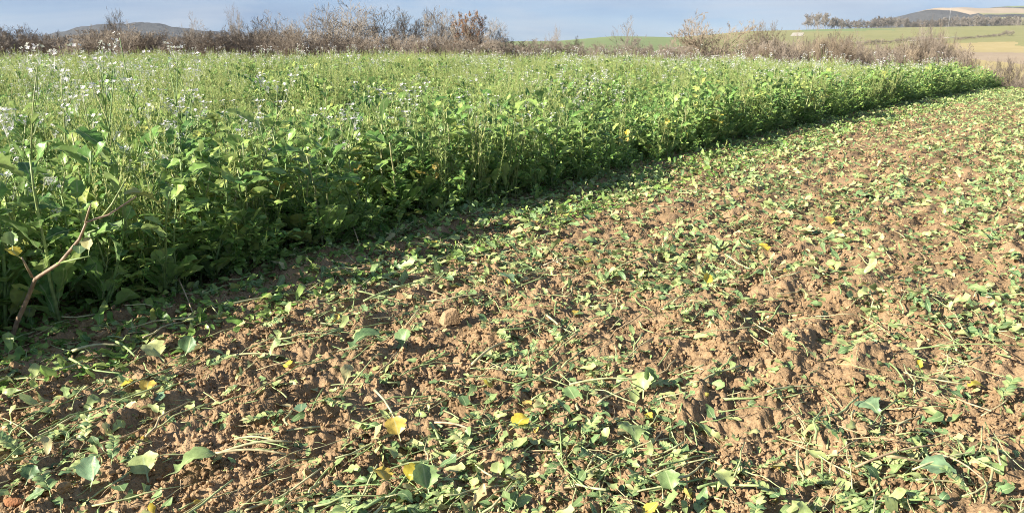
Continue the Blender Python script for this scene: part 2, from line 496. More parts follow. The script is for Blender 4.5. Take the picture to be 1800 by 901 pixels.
# land out to the horizon
az = np.concatenate([np.linspace(-math.pi, R(-42), 50, endpoint=False), np.linspace(R(-42), R(42), 560), np.linspace(R(42), math.pi, 50)[1:]])
rr = np.concatenate([[0.01, 5, 15, 30, 40], np.exp(np.linspace(math.log(46), math.log(1950), 330))])
AA, RR = np.meshgrid(az, rr)
X, Y = (RR * np.sin(AA)).ravel(), (RR * np.cos(AA)).ravel()
Z = terrain(X, Y) - 0.35 * (1 - sstep(45, 70, RR.ravel()))
F = grid_faces(len(rr), len(az))[:, ::-1]
fx, fy = X[F].mean(1), Y[F].mean(1)
fr, fa = np.hypot(fx, fy), np.arctan2(fx, fy)
fp = 900 + FPX * np.tan(np.clip(fa, -1.2, 1.2)) / math.cos(PITCH)
wob = 60 * (fbm(fx / 40, fy / 40, 2, 9) - 0.5)
mi = np.full(len(F), 1)                                             # 0 green 1 olive 2 tan 3 bare 4 brown
mi[(fr > 215) & (fr < 520) & (fp > 850) & (fp < 1235)] = 0          # winter crop on the slope
mi[(fr < 200) & (fp > 850)] = 4
mi[(fr > 600 + wob) & (fr < 760) & (fp > 1407) & (fp < 1560 + 2.5 * wob)] = 0
mi[(fr > 470) & (fp > 1590)] = 1
mi[(fr > 170) & (fr < 400 + 2 * wob) & (fp > 1645 + wob)] = 2
mi[(fr > 300 + (fp - 1680) * -0.25 + wob) & (fr < 345 + (fp - 1680) * -0.2 + wob) & (fp > 1660)] = 3
mi[(fr > 385 + wob) & (fr < 480) & (fp > 1735 + 3 * wob)] = 1
mi[fr < 46] = 1
mi[fr > 1200] = 5
ground = tag(obj('ground', np_mesh('ground', np.stack([X, Y, Z], 1), F, [M['f_green'], M['f_olive'], M['f_tan'], M['f_bare'], M['f_brown'], M['wood']], mi)), kind='structure')

def hill(name, pxs, D, mats, pick, depth=500, bumps=0.0):
    """a long hill whose crest passes through (photo column, photo row) pairs at distance D"""
    xs = np.array([p[0] for p in pxs], float); ys = np.array([p[1] for p in pxs], float)
    u = np.linspace(xs[0], xs[-1], 160)
    crest = EYE + (68 - np.interp(u, xs, ys)) / FPX * D
    v = np.linspace(-1, 1, 60)
    UU, VV = np.meshgrid(u, v)
    Xh = (UU - 900) / FPX * D * math.cos(PITCH)
    Yh = D + VV * depth
    base = -24.0
    Zh = base + (np.tile(crest, (60, 1)) - base) * np.cos(VV * math.pi / 2) ** 1.2
    Zh = Zh + (fbm(Xh / 50, Yh / 50, 3, 77) - 0.5) * 6 + bumps * (fbm(Xh / 14, Yh / 14, 2, 78) - 0.5)
    Fh = grid_faces(60, 160)
    cu, cv = UU.ravel()[Fh].mean(1), VV.ravel()[Fh].mean(1)
    return tag(obj(name, np_mesh(name, np.stack([Xh.ravel(), Yh.ravel(), Zh.ravel()], 1), Fh, mats, pick(cu, cv))), kind='structure')

hill('wooded_hill', [(30, 100), (110, 62), (180, 46), (240, 41), (290, 46), (340, 54), (385, 57), (420, 72), (480, 100)], 1500,
     [M['wood']], lambda u, v: np.zeros(len(u)), 260, 6)
def pick_r(u, v):
    m = np.full(len(u), 1)
    m[(u < 1640) & (v > -0.75 + (u - 1560) * 0.002)] = 4
    m[(u > 1625) & (u < 1740) & (v > -0.32)] = 3
    m[(u > 1600) & (v > -0.42) & (v < -0.34)] = 4
    m[(u > 1740) & (v > -0.3)] = 0
    m[(u > 1775) & (v < -0.3) & (v > -0.5)] = 3
    m[(u > 1735 - v * 40) & (u < 1748 - v * 40)] = 4
    return m
hill('hill', [(1520, 80), (1575, 44), (1610, 26), (1640, 19), (1690, 19), (1740, 18), (1800, 15), (1880, 12), (2000, 20), (2200, 60)], 1500,
     [M['f_green'], M['f_olive'], M['f_tan'], M['f_bare'], M['wood']], pick_r, 420)

def path(name, pts, width):
    """ribbon of chalky track laid on the land through photo pixels"""
    P = [np.array(unproj(px, py, far=True)) for px, py in pts]
    Q = []
    for a, b in zip(P[:-1], P[1:]):
        for t in np.linspace(0, 1, 24, endpoint=False):
            Q.append(a * (1 - t) + b * t)
    Q.append(P[-1])
    v = []
    for i, q in enumerate(Q):
        d = Q[min(i + 1, len(Q) - 1)] - Q[max(i - 1, 0)]
        d = d / (np.linalg.norm(d) + 1e-9)
        for s in (-0.5, 0, 0.5):
            x, y = q[0] + d[1] * s * width, q[1] - d[0] * s * width
            v.append((x, y, float(terrain(x, y)) + 0.12))
    f = grid_faces(len(Q), 3)
    return tag(obj(name, np_mesh(name, np.array(v), f, [M['track']])), kind='structure')

path('track', [(1128, 98), (1160, 92), (1195, 84), (1225, 80)], 2.4)
path('track', [(1395, 64), (1399, 58)], 4.0)
path('track', [(1404, 64), (1408, 58)], 4.0)
path('track', [(1600, 73), (1650, 68), (1680, 65.5)], 3.5)

# ------------------------------------------------------------------ bare bushes and trees
def woody(seed, n_stem, height, spread, lv, r0, twig_r, upright=0.5, kids=7, rust=False, single=False, lf=1.0):
    """returns (limbs MB, twigs MB): bare branching wood, unit metres"""
    rnd = random.Random(seed)
    limbs, twigs, leaves = MB(), MB(), MB()
    def grow(p, d, L, r, level):
        n = 4 if level == 0 else 3
        pts, rad = [p.copy()], [r]
        q, dd = p.copy(), d.copy()
        for i in range(n):
            dd = (dd + Vector((rnd.gauss(0, 0.16), rnd.gauss(0, 0.16), rnd.gauss(0.05 * upright, 0.1)))).normalized()
            q = q + dd * (L / n)
            pts.append(q.copy())
            rad.append(max(twig_r, r * (1 - 0.7 * (i + 1) / n)))
        (limbs if level <= 0 or (single and level <= 1) else twigs).merge(tube(pts, rad, 5 if level == 0 else 3, False))
        if rust and level >= lv - 1 and rnd.random() < 0.8:
            for k in range(3):
                c = pts[rnd.randrange(1, len(pts))]
                s = 0.05
                o = Vector((rnd.gauss(0, .05), rnd.gauss(0, .05), rnd.gauss(0, .05)))
                a = Vector((rnd.gauss(0, 1), rnd.gauss(0, 1), rnd.gauss(0, 1))).normalized() * s
                b_ = a.cross(Vector((rnd.gauss(0, 1), rnd.gauss(0, 1), 1))).normalized() * s * .6
                leaves.add([tuple(c + o - a), tuple(c + o + b_), tuple(c + o + a), tuple(c + o - b_)], [(0, 1, 2, 3)], rnd=rnd.random())
        if level < lv:
            kk = kids if level else kids + 2
            for k in range(kk):
                t = rnd.uniform(0.25 if level else 0.3, 1.0)
                i = min(n - 1, int(t * n))
                s = pts[i].lerp(pts[i + 1], t * n - i)
                ax = (pts[i + 1] - pts[i]).normalized()
                sd_ = ax.cross(Vector((rnd.gauss(0, 1), rnd.gauss(0, 1), rnd.gauss(0, 1)))).normalized()
                nd = (ax * rnd.uniform(0.6, 1.0) + sd_ * rnd.uniform(0.5, 0.9) + Vector((0, 0, upright * 0.35))).normalized()
                grow(s, nd, L * lf * rnd.uniform(0.35, 0.6) * (1.15 - 0.5 * t), max(twig_r, rad[i] * 0.55), level + 1)
    if single:
        grow(Vector((0, 0, -0.3)), Vector((rnd.gauss(0, .05), rnd.gauss(0, .05), 1)), height * 0.85, r0, 0)
    else:
        for k in range(n_stem):
            g = rnd.uniform(0, 6.28)
            e = rnd.uniform(0, spread)
            d = Vector((math.cos(g) * e, math.sin(g) * e, 1)).normalized()
            grow(Vector((math.cos(g) * 0.25 * e, math.sin(g) * 0.25 * e, -0.3)), d, height * rnd.uniform(0.6, 1.0), r0 * rnd.uniform(0.6, 1.0), 0)
    return limbs, twigs, leaves

def wood_proto(name, mat, **kw):
    li, tw, lv = woody(**kw)
    zmax = np.percentile([p[2] for p in tw.v], 97)
    wid = np.percentile(np.abs(np.array([(p[0], p[1]) for p in tw.v])), 97) * 2
    return dict(h=zmax, w=wid, limbs=li.mesh(name + '_limbs', [mat], True), twigs=tw.mesh(name + '_twigs', [mat], False),
                leaves=lv.mesh(name + '_leaves', [M['rust']], False) if lv.v else None)

HB = [wood_proto('bush', M['twig'], seed=100 + i, n_stem=13, height=2.6, spread=0.85, lv=3, r0=0.024, twig_r=0.0055, upright=0.5, kids=6) for i in range(5)]
PB = [wood_proto('pale_bush', M['twig_pale'], seed=200 + i, n_stem=18, height=3.6, spread=0.7, lv=3, r0=0.035, twig_r=0.007, upright=0.9, kids=5) for i in range(3)]
GB = [wood_proto('small_tree', M['twig_grey'], seed=300 + i, n_stem=5, height=3.6, spread=0.55, lv=3, r0=0.06, twig_r=0.0085, upright=0.45, kids=5, lf=1.25) for i in range(3)]
RB = [wood_proto('rust_tree', M['twig'], seed=401, n_stem=5, height=3.2, spread=0.5, lv=3, r0=0.035, twig_r=0.006, upright=0.4, kids=6, rust=True)]
FT = [wood_proto('far_tree', M['twig_grey'], seed=500 + i, n_stem=1, height=14, spread=0.2, lv=3, r0=0.2, twig_r=0.042, upright=0.9, kids=10, single=True) for i in range(4)]

def plant_wood(name, proto, px, top, D, wpx, label, cat, group, rnd, parts=('stem', 'twigs'), sink=0.0):
    x, y = azpx(px, D)
    g = float(terrain(x, y)) - sink
    topz = EYE + (68 - top) / FPX * D * math.cos(PITCH)
    sz = max(0.5, topz - g) / proto['h']
    sw = max(0.3, wpx / FPX * D / proto['w'])
    e = obj(name, None)
    e.location = (x, y, g)
    e.rotation_euler = (0, 0, rnd.uniform(0, 6.28))
    e.scale = (sw, sw, sz)
    tag(e, label, cat, group)
    obj(parts[0], proto['limbs'], e)
    obj(parts[1], proto['twigs'], e)
    if proto['leaves']:
        obj('leaves', proto['leaves'], e)
    return e

rnd = random.Random(5)
# hedge behind the crop, its top as in the photo
HX = [-60, 0, 60, 130, 170, 205, 240, 300, 360, 420, 480, 520, 560, 640, 700, 760, 820, 880, 930, 1000, 1060, 1120, 1180]
HT = [57, 57, 60, 62, 57, 54, 60, 62, 62, 60, 57, 58, 62, 67, 69, 70, 68, 75, 76, 80, 83, 84, 84]
def mark(p):
    return 'below the wooded hill' if 110 <= p < 395 else 'below the tallest hedge tree' if 540 <= p < 640 else 'around the rust leaved tree' if p > 775 else 'between tallest tree and rust leaved tree' if p >= 640 else 'between wooded hill and tallest tree' if p >= 395 else 'beyond the open end of the wooded hill'
px = -120.0
while px < 930:
    for row in range(2):
        D = 46.5 + row * 2.2 + rnd.uniform(-0.6, 0.6)
        top = np.interp(px, HX, HT) + rnd.uniform(-4, 7) + row * -1
        plant_wood('bare_bush', rnd.choice(HB), px + rnd.uniform(-8, 8), top, D, rnd.uniform(58, 84),
                   'brown leafless bush packed in the long hedge ' + mark(px), 'bush', 'hedge bushes ' + mark(px), rnd)
    px += rnd.uniform(24, 34)
px = 930.0
while px < 1200:
    plant_wood('bare_bush', rnd.choice(HB), px, np.interp(px, HX, HT) + rnd.uniform(-6, 4), 52 + rnd.uniform(-2, 3), rnd.uniform(40, 60),
               'low reddish brown leafless bush between hedge and pale track', 'bush', 'low bushes before the green slope', rnd)
    px += rnd.uniform(10, 17)
singles = [
    ('bare_tree', GB[0], 590, 13, 49.5, 110, 'tallest rounded leafless tree rising out of the brown hedge', 'tree'),
    ('bare_tree', GB[1], 672, 24, 50.5, 85, 'leafless tree with dark fan of twigs beside the tallest hedge tree', 'tree'),
    ('bare_tree', GB[2], 735, 24, 51.0, 75, 'thin upright leafless tree with sky showing through its twigs', 'tree'),
    ('bare_tree', GB[1], 785, 26, 49.0, 80, 'leafless tree leaning against the rust leaved tree', 'tree'),
    ('rust_leaved_tree', RB[0], 826, 27, 48.5, 55, 'small tree still holding rust brown leaves at the hedge end', 'tree'),
    ('bare_tree', GB[2], 862, 42, 49.0, 60, 'dark low leafless tree ending the brown hedge', 'tree'),
    ('bare_tree', GB[0], 492, 34, 50.0, 90, 'broad leafless tree in hedge between wooded hill and tallest tree', 'tree'),
    ('bare_tree', GB[2], 210, 26, 52.0, 46, 'small domed leafless tree against the wooded hill', 'tree'),
    ('bare_tree', GB[0], 333, 36, 52.0, 40, 'small leafless tree at the end of the wooded hill ridge', 'tree'),
    ('bare_tree', GB[1], 415, 20, 50.0, 22, 'very thin leafless sapling standing up from the hedge', 'tree'),
    ('bare_tree', GB[2], 560, 20, 52.0, 80, 'leafless tree crowding the wooded hill side of the tallest tree', 'tree'),
    ('bare_tree', GB[1], 625, 22, 52.5, 80, 'leafless tree tucked behind the tallest hedge tree', 'tree'),
    ('bare_tree', GB[0], 705, 30, 52.0, 70, 'low forked leafless tree between two thin trees', 'tree'),
    ('bare_tree', GB[2], 762, 30, 53.0, 60, 'leafless tree behind the gap before the rust leaved tree', 'tree'),
    ('bare_tree', GB[0], 845, 36, 52.0, 60, 'leafless tree behind the rust leaved tree', 'tree'),
    ('bare_tree', GB[1], 455, 38, 52.0, 70, 'rounded leafless tree near the broad hedge tree', 'tree'),
    ('bare_tree', GB[2], 525, 34, 53.0, 60, 'leafless tree filling between broad and tallest hedge trees', 'tree'),
    ('bare_tree', GB[1], 975, 52, 60.0, 24, 'slender leafless sapling before the bright green slope', 'tree'),
    ('bare_bush', GB[0], 1108, 44, 68.0, 62, 'lone dark tipped leafless bush standing before the green slope', 'bush'),
    ('bare_bush', PB[1], 1240, 42, 66.0, 130, 'wide fan shaped pale leafless bush beyond the crop', 'bush'),
    ('bare_bush', PB[2], 1345, 49, 70.0, 58, 'upright reddish leafless bush next to the wide pale fan shaped bush', 'bush'),
    ('bare_tree', GB[1], 1636, 48, 80.0, 40, 'slender leafless tree rising over the rounded valley bushes', 'tree'),
    ('bare_tree', GB[0], 1616, 60, 84.0, 26, 'short slender leafless tree beside a taller slender one', 'tree'),
]
for nm, pr, px, top, D, w, lab, cat in singles:
    plant_wood(nm, pr, px, top, D, w, lab, cat, None, rnd)
# bushes in the dip beyond the crop on the other side
VX = [1180, 1240, 1300, 1350, 1400, 1450, 1480, 1520, 1560, 1600, 1640, 1670, 1700, 1722]
VT = [90, 88, 86, 72, 76, 64, 66, 80, 84, 80, 68, 70, 88, 108]
px = 1185.0
while px < 1722:
    for row in range(3):
        D = 60 + row * 7 + rnd.uniform(-2, 2)
        pale = rnd.random() < 0.45
        plant_wood('bare_bush', rnd.choice(PB if pale else HB), px + rnd.uniform(-6, 6) - (8 if row else 0), np.interp(px, VX, VT) + rnd.uniform(-3, 10) + (4 if row == 0 else 0), D, rnd.uniform(38, 60) * (0.7 if px > 1690 else 1),
                   'straw coloured leafless bush in thicket of the dip beyond the crop' if pale else 'dull brown leafless bush in thicket of the dip beyond the crop', 'bush',
                   'straw coloured thicket bushes' if pale else 'dull brown thicket bushes', rnd)
    px += rnd.uniform(15, 22)
for px, top in ((1738, 118), (1756, 112), (1775, 108), (1793, 114), (1812, 110), (1835, 112)):
    plant_wood('bare_bush', rnd.choice(HB), px, top + rnd.uniform(-3, 3), 74, rnd.uniform(34, 46),
               'grey brown leafless bush below the tan slope, past the crop corner', 'bush', 'bushes below the tan slope', rnd)
# hedge lines and tree rows on the far slopes
for px, py in [(1480 + 14 * i, 82 - 0.95 * i) for i in range(12)]:
    x, y = unproj(px, py, far=True)
    D = y
    plant_wood('hedge_bush', rnd.choice(HB), px, py - rnd.uniform(5, 9), D, rnd.uniform(14, 20), 'small dark bush in hedge line crossing the far slope above the thicket', 'bush', 'bushes of the far slope hedge line', rnd)
for i in range(11):
    px, py = 1684 + 9 * i, 70.5 - 0.75 * i
    x, y = unproj(px, py, far=True)
    plant_wood('hedge_bush', rnd.choice(HB), px, py - rnd.uniform(4, 6) - (5 if i > 8 else 0), y, rnd.uniform(11, 16), 'low brown bush in short hedge along the tan field', 'bush', 'bushes along the tan field', rnd)
px = 1418.0
while px < 1840:
    tall = 27 if px < 1450 else (35 + 3 * math.sin(px / 18) if px < 1690 else 31)
    far_px = rnd.uniform(-1, 1)
    lab = 'bare grey tree in the tall clump starting the ridge wood' if px < 1450 else ('bare grey tree in the ridge wood below the far hill' if px < 1690 else 'dark bare tree in the denser end of the ridge wood')
    plant_wood('ridge_tree', rnd.choice(FT), px, tall + rnd.uniform(-2, 4), 705 + rnd.uniform(-8, 25), rnd.uniform(15, 24), lab, 'tree',
               'tall clump of ridge trees' if px < 1450 else ('ridge wood trees' if px < 1690 else 'dense ridge trees'), rnd, ('trunk', 'crown'))
    px += rnd.uniform(2.4, 4.2)
x, y = azpx(1664, 640)
mast = obj('mast', None); mast.location = (x, y, float(terrain(x, y)))
tag(mast, 'slim white mast standing before the ridge wood', 'mast')
b = tube([(0, 0, -0.5), (0, 0, 7), (0, 0, 14)], [0.045, 0.04, 0.03], 8)
obj('pole', b.mesh('mast_pole', [M['white']]), mast)
b = tube([(0, 0, 13.9), (0, 0, 15)], [0.05, 0.05], 8)
obj('head', b.mesh('mast_head', [M['white']]), mast)

# ------------------------------------------------------------------ crop plants
LEAVES = {}
def lib(kind, n, L, Wd, **kw):
    rr_ = random.Random(n * 7 + int(L * 1000))
    LEAVES[kind] = [leaf(kw.get('shape', kind), L, Wd, rr_, rr_.uniform(*kw.get('bend', (0.4, 1.3))), rr_.uniform(0.1, 0.45), kw.get('nl', 9), kw.get('torn', 0.0)) for _ in range(n)]
lib('radish', 8, 0.29, 0.13, torn=.35, nl=15, bend=(0.1, 1.0))
lib('broad', 6, 0.16, 0.10, torn=.3, nl=11, bend=(-0.2, 0.9))
for _k in ('radish', 'broad'):                       # crinkled blades
    for _i, _m in enumerate(LEAVES[_k]):
        _m.v = [(x, y, z + 0.007 * math.sin(55 * x + _i) * math.cos(48 * y + 2 * _i) + 0.004 * math.sin(110 * (x - y))) for x, y, z in _m.v]
lib('lance', 4, 0.12, 0.034, nl=5)
lib('oval', 4, 0.05, 0.026, nl=4)
lib('flatleaf', 8, 0.17, 0.085, shape='radish', bend=(-0.8, 1.6), torn=.5)
lib('flatbroad', 6, 0.12, 0.085, shape='broad', bend=(-0.8, 1.6), torn=.45)
lib('scrap', 6, 0.062, 0.042, shape='oval', bend=(-1.2, 1.8), nl=5, torn=.68)

def flower_cluster(seed):
    r_ = random.Random(seed)
    b = MB()
    for k in range(r_.randint(4, 7)):
        c = Vector((r_.gauss(0, 0.022), r_.gauss(0, 0.022), r_.uniform(-0.03, 0.03)))
        nrm = Vector((r_.gauss(0, .5), r_.gauss(0, .5), 1)).normalized()
        a = nrm.orthogonal().normalized()
        b.add([(-.001, 0, -.05), (.001, 0, -.05), tuple(c)], [(0, 1, 2)])
        c2 = nrm.cross(a)
        for i in range(4):
            g = i * math.pi / 2 + r_.uniform(-.15, .15)
            d = a * math.cos(g) + c2 * math.sin(g)
            s = d.cross(nrm)
            b.add([tuple(c), tuple(c + d * 0.009 + s * 0.0055 + nrm * .002), tuple(c + d * 0.014 + nrm * 0.002), tuple(c + d * 0.009 - s * 0.0055 + nrm * .002)], [(0, 1, 2, 3)], rnd=r_.random())
    return b
CLUST = [flower_cluster(i) for i in range(4)]

def mat_leaf(pos, azm, elev, roll, s):
    return Matrix.Translation(pos) @ Euler((0, 0, azm)).to_matrix().to_4x4() @ Euler((elev, roll, 0)).to_matrix().to_4x4() @ Matrix.Scale(s, 4)

def curve_pts(r_, H, lean, n=6):
    p, d = Vector((0, 0, -0.02)), Vector((r_.gauss(0, lean), r_.gauss(0, lean), 1)).normalized()
    out = [p.copy()]
    for i in range(n):
        d = (d + Vector((r_.gauss(0, .07), r_.gauss(0, .07), 0.06))).normalized()
        p = p + d * H / n
        out.append(p.copy())
    return out

def at(pts, t):
    n = len(pts) - 1
    i = min(n - 1, int(t * n))
    return pts[i].lerp(pts[i + 1], t * n - i)

# a plant is a list of (part name, MB, matrix, material key)
def plant_radish(seed):
    r_ = random.Random(seed)
    H = r_.uniform(0.5, 0.72)
    pts = curve_pts(r_, H, 0.12)
    parts = [('stem', tube(pts, [0.009 - 0.0055 * i / 6 for i in range(7)], 5), Matrix(), 'stem')]
    g = r_.uniform(0, 6.28)
    for k in range(r_.randint(5, 7)):
        g += 2.4 + r_.uniform(-.4, .4)
        parts.append(('leaf', LEAVES['radish'][r_.randrange(8)], mat_leaf(at(pts, r_.uniform(0.03, 0.2)), g, r_.uniform(0.6, 1.3), r_.uniform(-.3, .3), r_.uniform(0.65, 1.0)), 'radish'))
    for k in range(r_.randint(12, 15)):
        g += 2.4 + r_.uniform(-.5, .5)
        t = 0.3 + 0.7 * k / 14
        kind = r_.choice(('radish', 'broad', 'broad'))
        parts.append(('leaf', r_.choice(LEAVES[kind]), mat_leaf(at(pts, min(1, t)), g, r_.uniform(0.1, 1.2), r_.uniform(-.5, .5), r_.uniform(0.45, 0.85)), 'radish' if r_.random() > 0.02 else 'yellow'))
    return parts

def plant_flower(seed):
    r_ = random.Random(seed)
    H = r_.uniform(0.85, 1.1)
    pts = curve_pts(r_, H, 0.14)
    parts = [('stem', tube(pts, [0.008 - 0.005 * i / 6 for i in range(7)], 5), Matrix(), 'stem')]
    g = r_.uniform(0, 6.28)
    for k in range(7):
        g += 2.4
        parts.append(('leaf', r_.choice(LEAVES['broad']), mat_leaf(at(pts, r_.uniform(0.1, 0.6)), g, r_.uniform(0.2, 1.0), r_.uniform(-.4, .4), r_.uniform(0.5, 1.0)), 'radish'))
    tips = [(pts[-1], 0)]
    for k in range(r_.randint(4, 6)):
        g += 2.4
        s = at(pts, r_.uniform(0.5, 0.9))
        L = r_.uniform(0.18, 0.36)
        d = Vector((math.cos(g) * .6, math.sin(g) * .6, 1)).normalized()
        e = s + d * L
        mid = s.lerp(e, .5) + Vector((math.cos(g), math.sin(g), -.3)) * 0.02
        parts.append(('branch', tube([s, mid, e], [0.004, 0.003, 0.002], 4, False), Matrix(), 'stem'))
        tips.append((e, len(parts) - 1))
        parts.append(('leaf', r_.choice(LEAVES['lance']), mat_leaf(s, g - 1.57, 0.6, 0, r_.uniform(.7, 1.2)), 'radish'))
    for e, up in tips:
        parts.append(('flower_cluster', r_.choice(CLUST), Matrix.Translation(e), 'petal', up))
    return parts

def plant_feather(seed):
    r_ = random.Random(seed)
    parts = []
    for k in range(r_.randint(5, 8)):
        H = r_.uniform(0.55, 0.86)
        base = Vector((r_.gauss(0, .05), r_.gauss(0, .05), 0))
        pts = [base + p for p in curve_pts(r_, H, 0.06, 5)]
        b = tube(pts, [0.003, 0.0028, 0.0025, 0.002, 0.0016, 0.001], 3, False)
        for i in range(46):
            t = r_.uniform(0.12, 1.0)
            c = at(pts, t)
            g = r_.uniform(0, 6.28)
            d = Vector((math.cos(g), math.sin(g), r_.uniform(0.7, 1.8))).normalized()
            s = Vector((-math.sin(g), math.cos(g), 0))
            L = r_.uniform(0.02, 0.045)
            b.add([tuple(c - s * .0014), tuple(c + d * L * .5 + s * .003), tuple(c + d * L), tuple(c + d * L * .5 - s * .003)], [(0, 1, 2, 3)], rnd=r_.random())
        parts.append(('stalk', b, Matrix(), 'feather'))
    return parts

def plant_vetch(seed, flat=False):
    r_ = random.Random(seed)
    parts = []
    for k in range(r_.randint(4, 6)):
        g = r_.uniform(0, 6.28)
        L = r_.uniform(0.35, 0.6)
        d = Vector((math.cos(g) * .7, math.sin(g) * .7, 0.9)).normalized()
        pts = [Vector((0, 0, 0))]
        for i in range(5):
            d = (d + Vector((r_.gauss(0, .2), r_.gauss(0, .2), r_.gauss(0, .1)))).normalized()
            pts.append(pts[-1] + d * L / 5)
        b = tube(pts, [0.003, .003, .0025, .002, .002, .0015], 3, False)
        for i in range(22):
            t = r_.uniform(.15, 1)
            m = mat_leaf(at(pts, t), r_.uniform(0, 6.28), r_.uniform(-.2, .9), r_.uniform(-.6, .6), r_.uniform(.6, 1.3))
            b.merge(r_.choice(LEAVES['oval']), m, r_.random())
        parts.append(('shoot', b, Matrix(), 'vetch'))
    return parts

TEMPL = bpy.data.collections
def bake(parts, name, coll):
    keys = []
    b = MB()
    r_ = random.Random(len(parts))
    for nm, m, mt, key, *up in parts:
        if key not in keys:
            keys.append(key)
        b.merge(m, mt, r_.random(), keys.index(key))
    o = bpy.data.objects.new(name, b.mesh(name, [M[k] for k in keys]))
    coll.objects.link(o)
    return o

def scatter(name, pts, rot, scl, idx, coll, label, cat):
    """one object: copies of a few shapes on points"""
    me = bpy.data.meshes.new(name)
    n = len(pts)
    me.vertices.add(n)
    me.vertices.foreach_set('co', np.asarray(pts, np.float32).ravel())
    a = me.attributes.new('rot', 'FLOAT_VECTOR', 'POINT'); a.data.foreach_set('vector', np.asarray(rot, np.float32).ravel())
    a = me.attributes.new('scl', 'FLOAT_VECTOR', 'POINT'); a.data.foreach_set('vector', np.asarray(scl, np.float32).ravel())
    a = me.attributes.new('idx', 'INT', 'POINT'); a.data.foreach_set('value', np.asarray(idx, np.int32))
    o = obj(name, me)
    tag(o, label, cat, kind='stuff')
    ng = bpy.data.node_groups.new(name, 'GeometryNodeTree')
    ng.interface.new_socket('Geometry', in_out='INPUT', socket_type='NodeSocketGeometry')
    ng.interface.new_socket('Geometry', in_out='OUTPUT', socket_type='NodeSocketGeometry')
    N, L = ng.nodes, ng.links
    gi, go = N.new('NodeGroupInput'), N.new('NodeGroupOutput')
    ip = N.new('GeometryNodeInstanceOnPoints')
    ci = N.new('GeometryNodeCollectionInfo')
    ci.inputs['Collection'].default_value = coll
    ci.inputs['Separate Children'].default_value = True
    ci.inputs['Reset Children'].default_value = True
    ip.inputs['Pick Instance'].default_value = True
    def na(nm, ty):
        q = N.new('GeometryNodeInputNamedAttribute'); q.data_type = ty; q.inputs['Name'].default_value = nm
        return q.outputs['Attribute']
    er = N.new('FunctionNodeEulerToRotation')
    L.new(na('rot', 'FLOAT_VECTOR'), er.inputs[0])
    L.new(gi.outputs[0], ip.inputs['Points']); L.new(ci.outputs[0], ip.inputs['Instance'])
    L.new(na('idx', 'INT'), ip.inputs['Instance Index']); L.new(er.outputs[0], ip.inputs['Rotation']); L.new(na('scl', 'FLOAT_VECTOR'), ip.inputs['Scale'])
    L.new(ip.outputs[0], go.inputs[0])
    md = o.modifiers.new('copies', 'NODES')
    md.node_group = ng
    return o

def collection(name, plants, flat=False):
    c = bpy.data.collections.new(name)
    for i, p in enumerate(plants):
        o = bake(p, '%s_%02d' % (name, i), c)
        if flat:
            o.data.shade_flat()
    return c

P_RAD = [plant_radish(1000 + i) for i in range(8)]
P_FLO = [plant_flower(2000 + i) for i in range(5)]
P_FEA = [plant_feather(3000 + i) for i in range(4)]
P_VET = [plant_vetch(4000 + i) for i in range(4)]
C_RAD, C_FLO, C_FEA, C_VET = collection('radish_shape', P_RAD), collection('flower_shape', P_FLO), collection('feather_shape', P_FEA), collection('vetch_shape', P_VET)

def crop_points(density, seed, lo=0.0, mask=None):
    r_ = np.random.default_rng(seed)
    x0, x1, y0, y1 = -40, 30, 1.0, FAR_END
    n = int((x1 - x0) * (y1 - y0) * density)
    x, y = r_.uniform(x0, x1, n), r_.uniform(y0, y1, n)
    a = np.arctan2(x, y)
    wig = 0.10 * (fbm(along(x, y) * 1.2, along(x, y) * 0 + 3.3, 2, 55) - 0.5) * 2
    k = (off(x, y) < -lo + wig) & (np.abs(a) < R(47)) & (y < FAR_END - 0.8 + 1.5 * vnoise(x / 3, x * 0, 66))
    x, y = x[k], y[k]
    if mask is not None:
        k = r_.random(len(x)) < mask(x, y)
        x, y = x[k], y[k]
    return x, y, r_

FEA_SPOTS = [(30, 300, .35), (210, 320, .3), (440, 300, .35), (545, 330, .35), (650, 330, .4), (700, 340, .25), (1140, 300, .45), (1060, 320, .3), (880, 330, .3), (1330, 240, .6), (1420, 215, .6)]
FEA_XY = [(*unproj(px, py), s) for px, py, s in FEA_SPOTS]
def fea_mask(x, y):
    m = 0.95 * sstep(0.52, 0.66, fbm(x / 1.3, y / 1.3, 2, 44)) + 0.05 + 0.12 * sstep(8, 25, y)
    m = m * (0.7 + 0.3 * sstep(0.4, 2.5, -off(x, y)))
    for cx, cy, s in FEA_XY:
        m = np.maximum(m, 1.0 * np.exp(-((x - cx) ** 2 + (y - cy) ** 2) / (s * s)))
    return m

def near_rank(x, y, n):
    """the n nearest to the field edge and the camera"""
    sc_ = np.hypot(x, y) + 2.2 * np.maximum(0, -off(x, y) - 0.15)
    vis = np.abs(x / (y * 0.985 + 0.3)) < 0.68
    sc_ = np.where(vis, sc_, 1e6)
    k = np.argsort(sc_)[:n]
    m = np.zeros(len(x), bool)
    m[k] = True
    return m

def individuals(name, plants, x, y, sc_, rz, tilt, ix, label_fn, cat, group_fn):
    cache = {}
    for i in range(len(x)):
        e = obj(name, None)
        e.location = (x[i], y[i], float(terrain(x[i], y[i])) - 0.01)
        e.rotation_euler = (tilt[i][0], tilt[i][1], rz[i])
        e.scale = tuple(sc_[i])
        tag(e, label_fn(i), cat, group_fn(i))
        made = []
        for nm, m, mt, key, *up in plants[ix[i]]:
            ck = (id(m), key)
            if ck not in cache:
                cache[ck] = m.mesh(nm, [M[key]])
            made.append(obj(nm, cache[ck], made[up[0]] if up else e, mt))

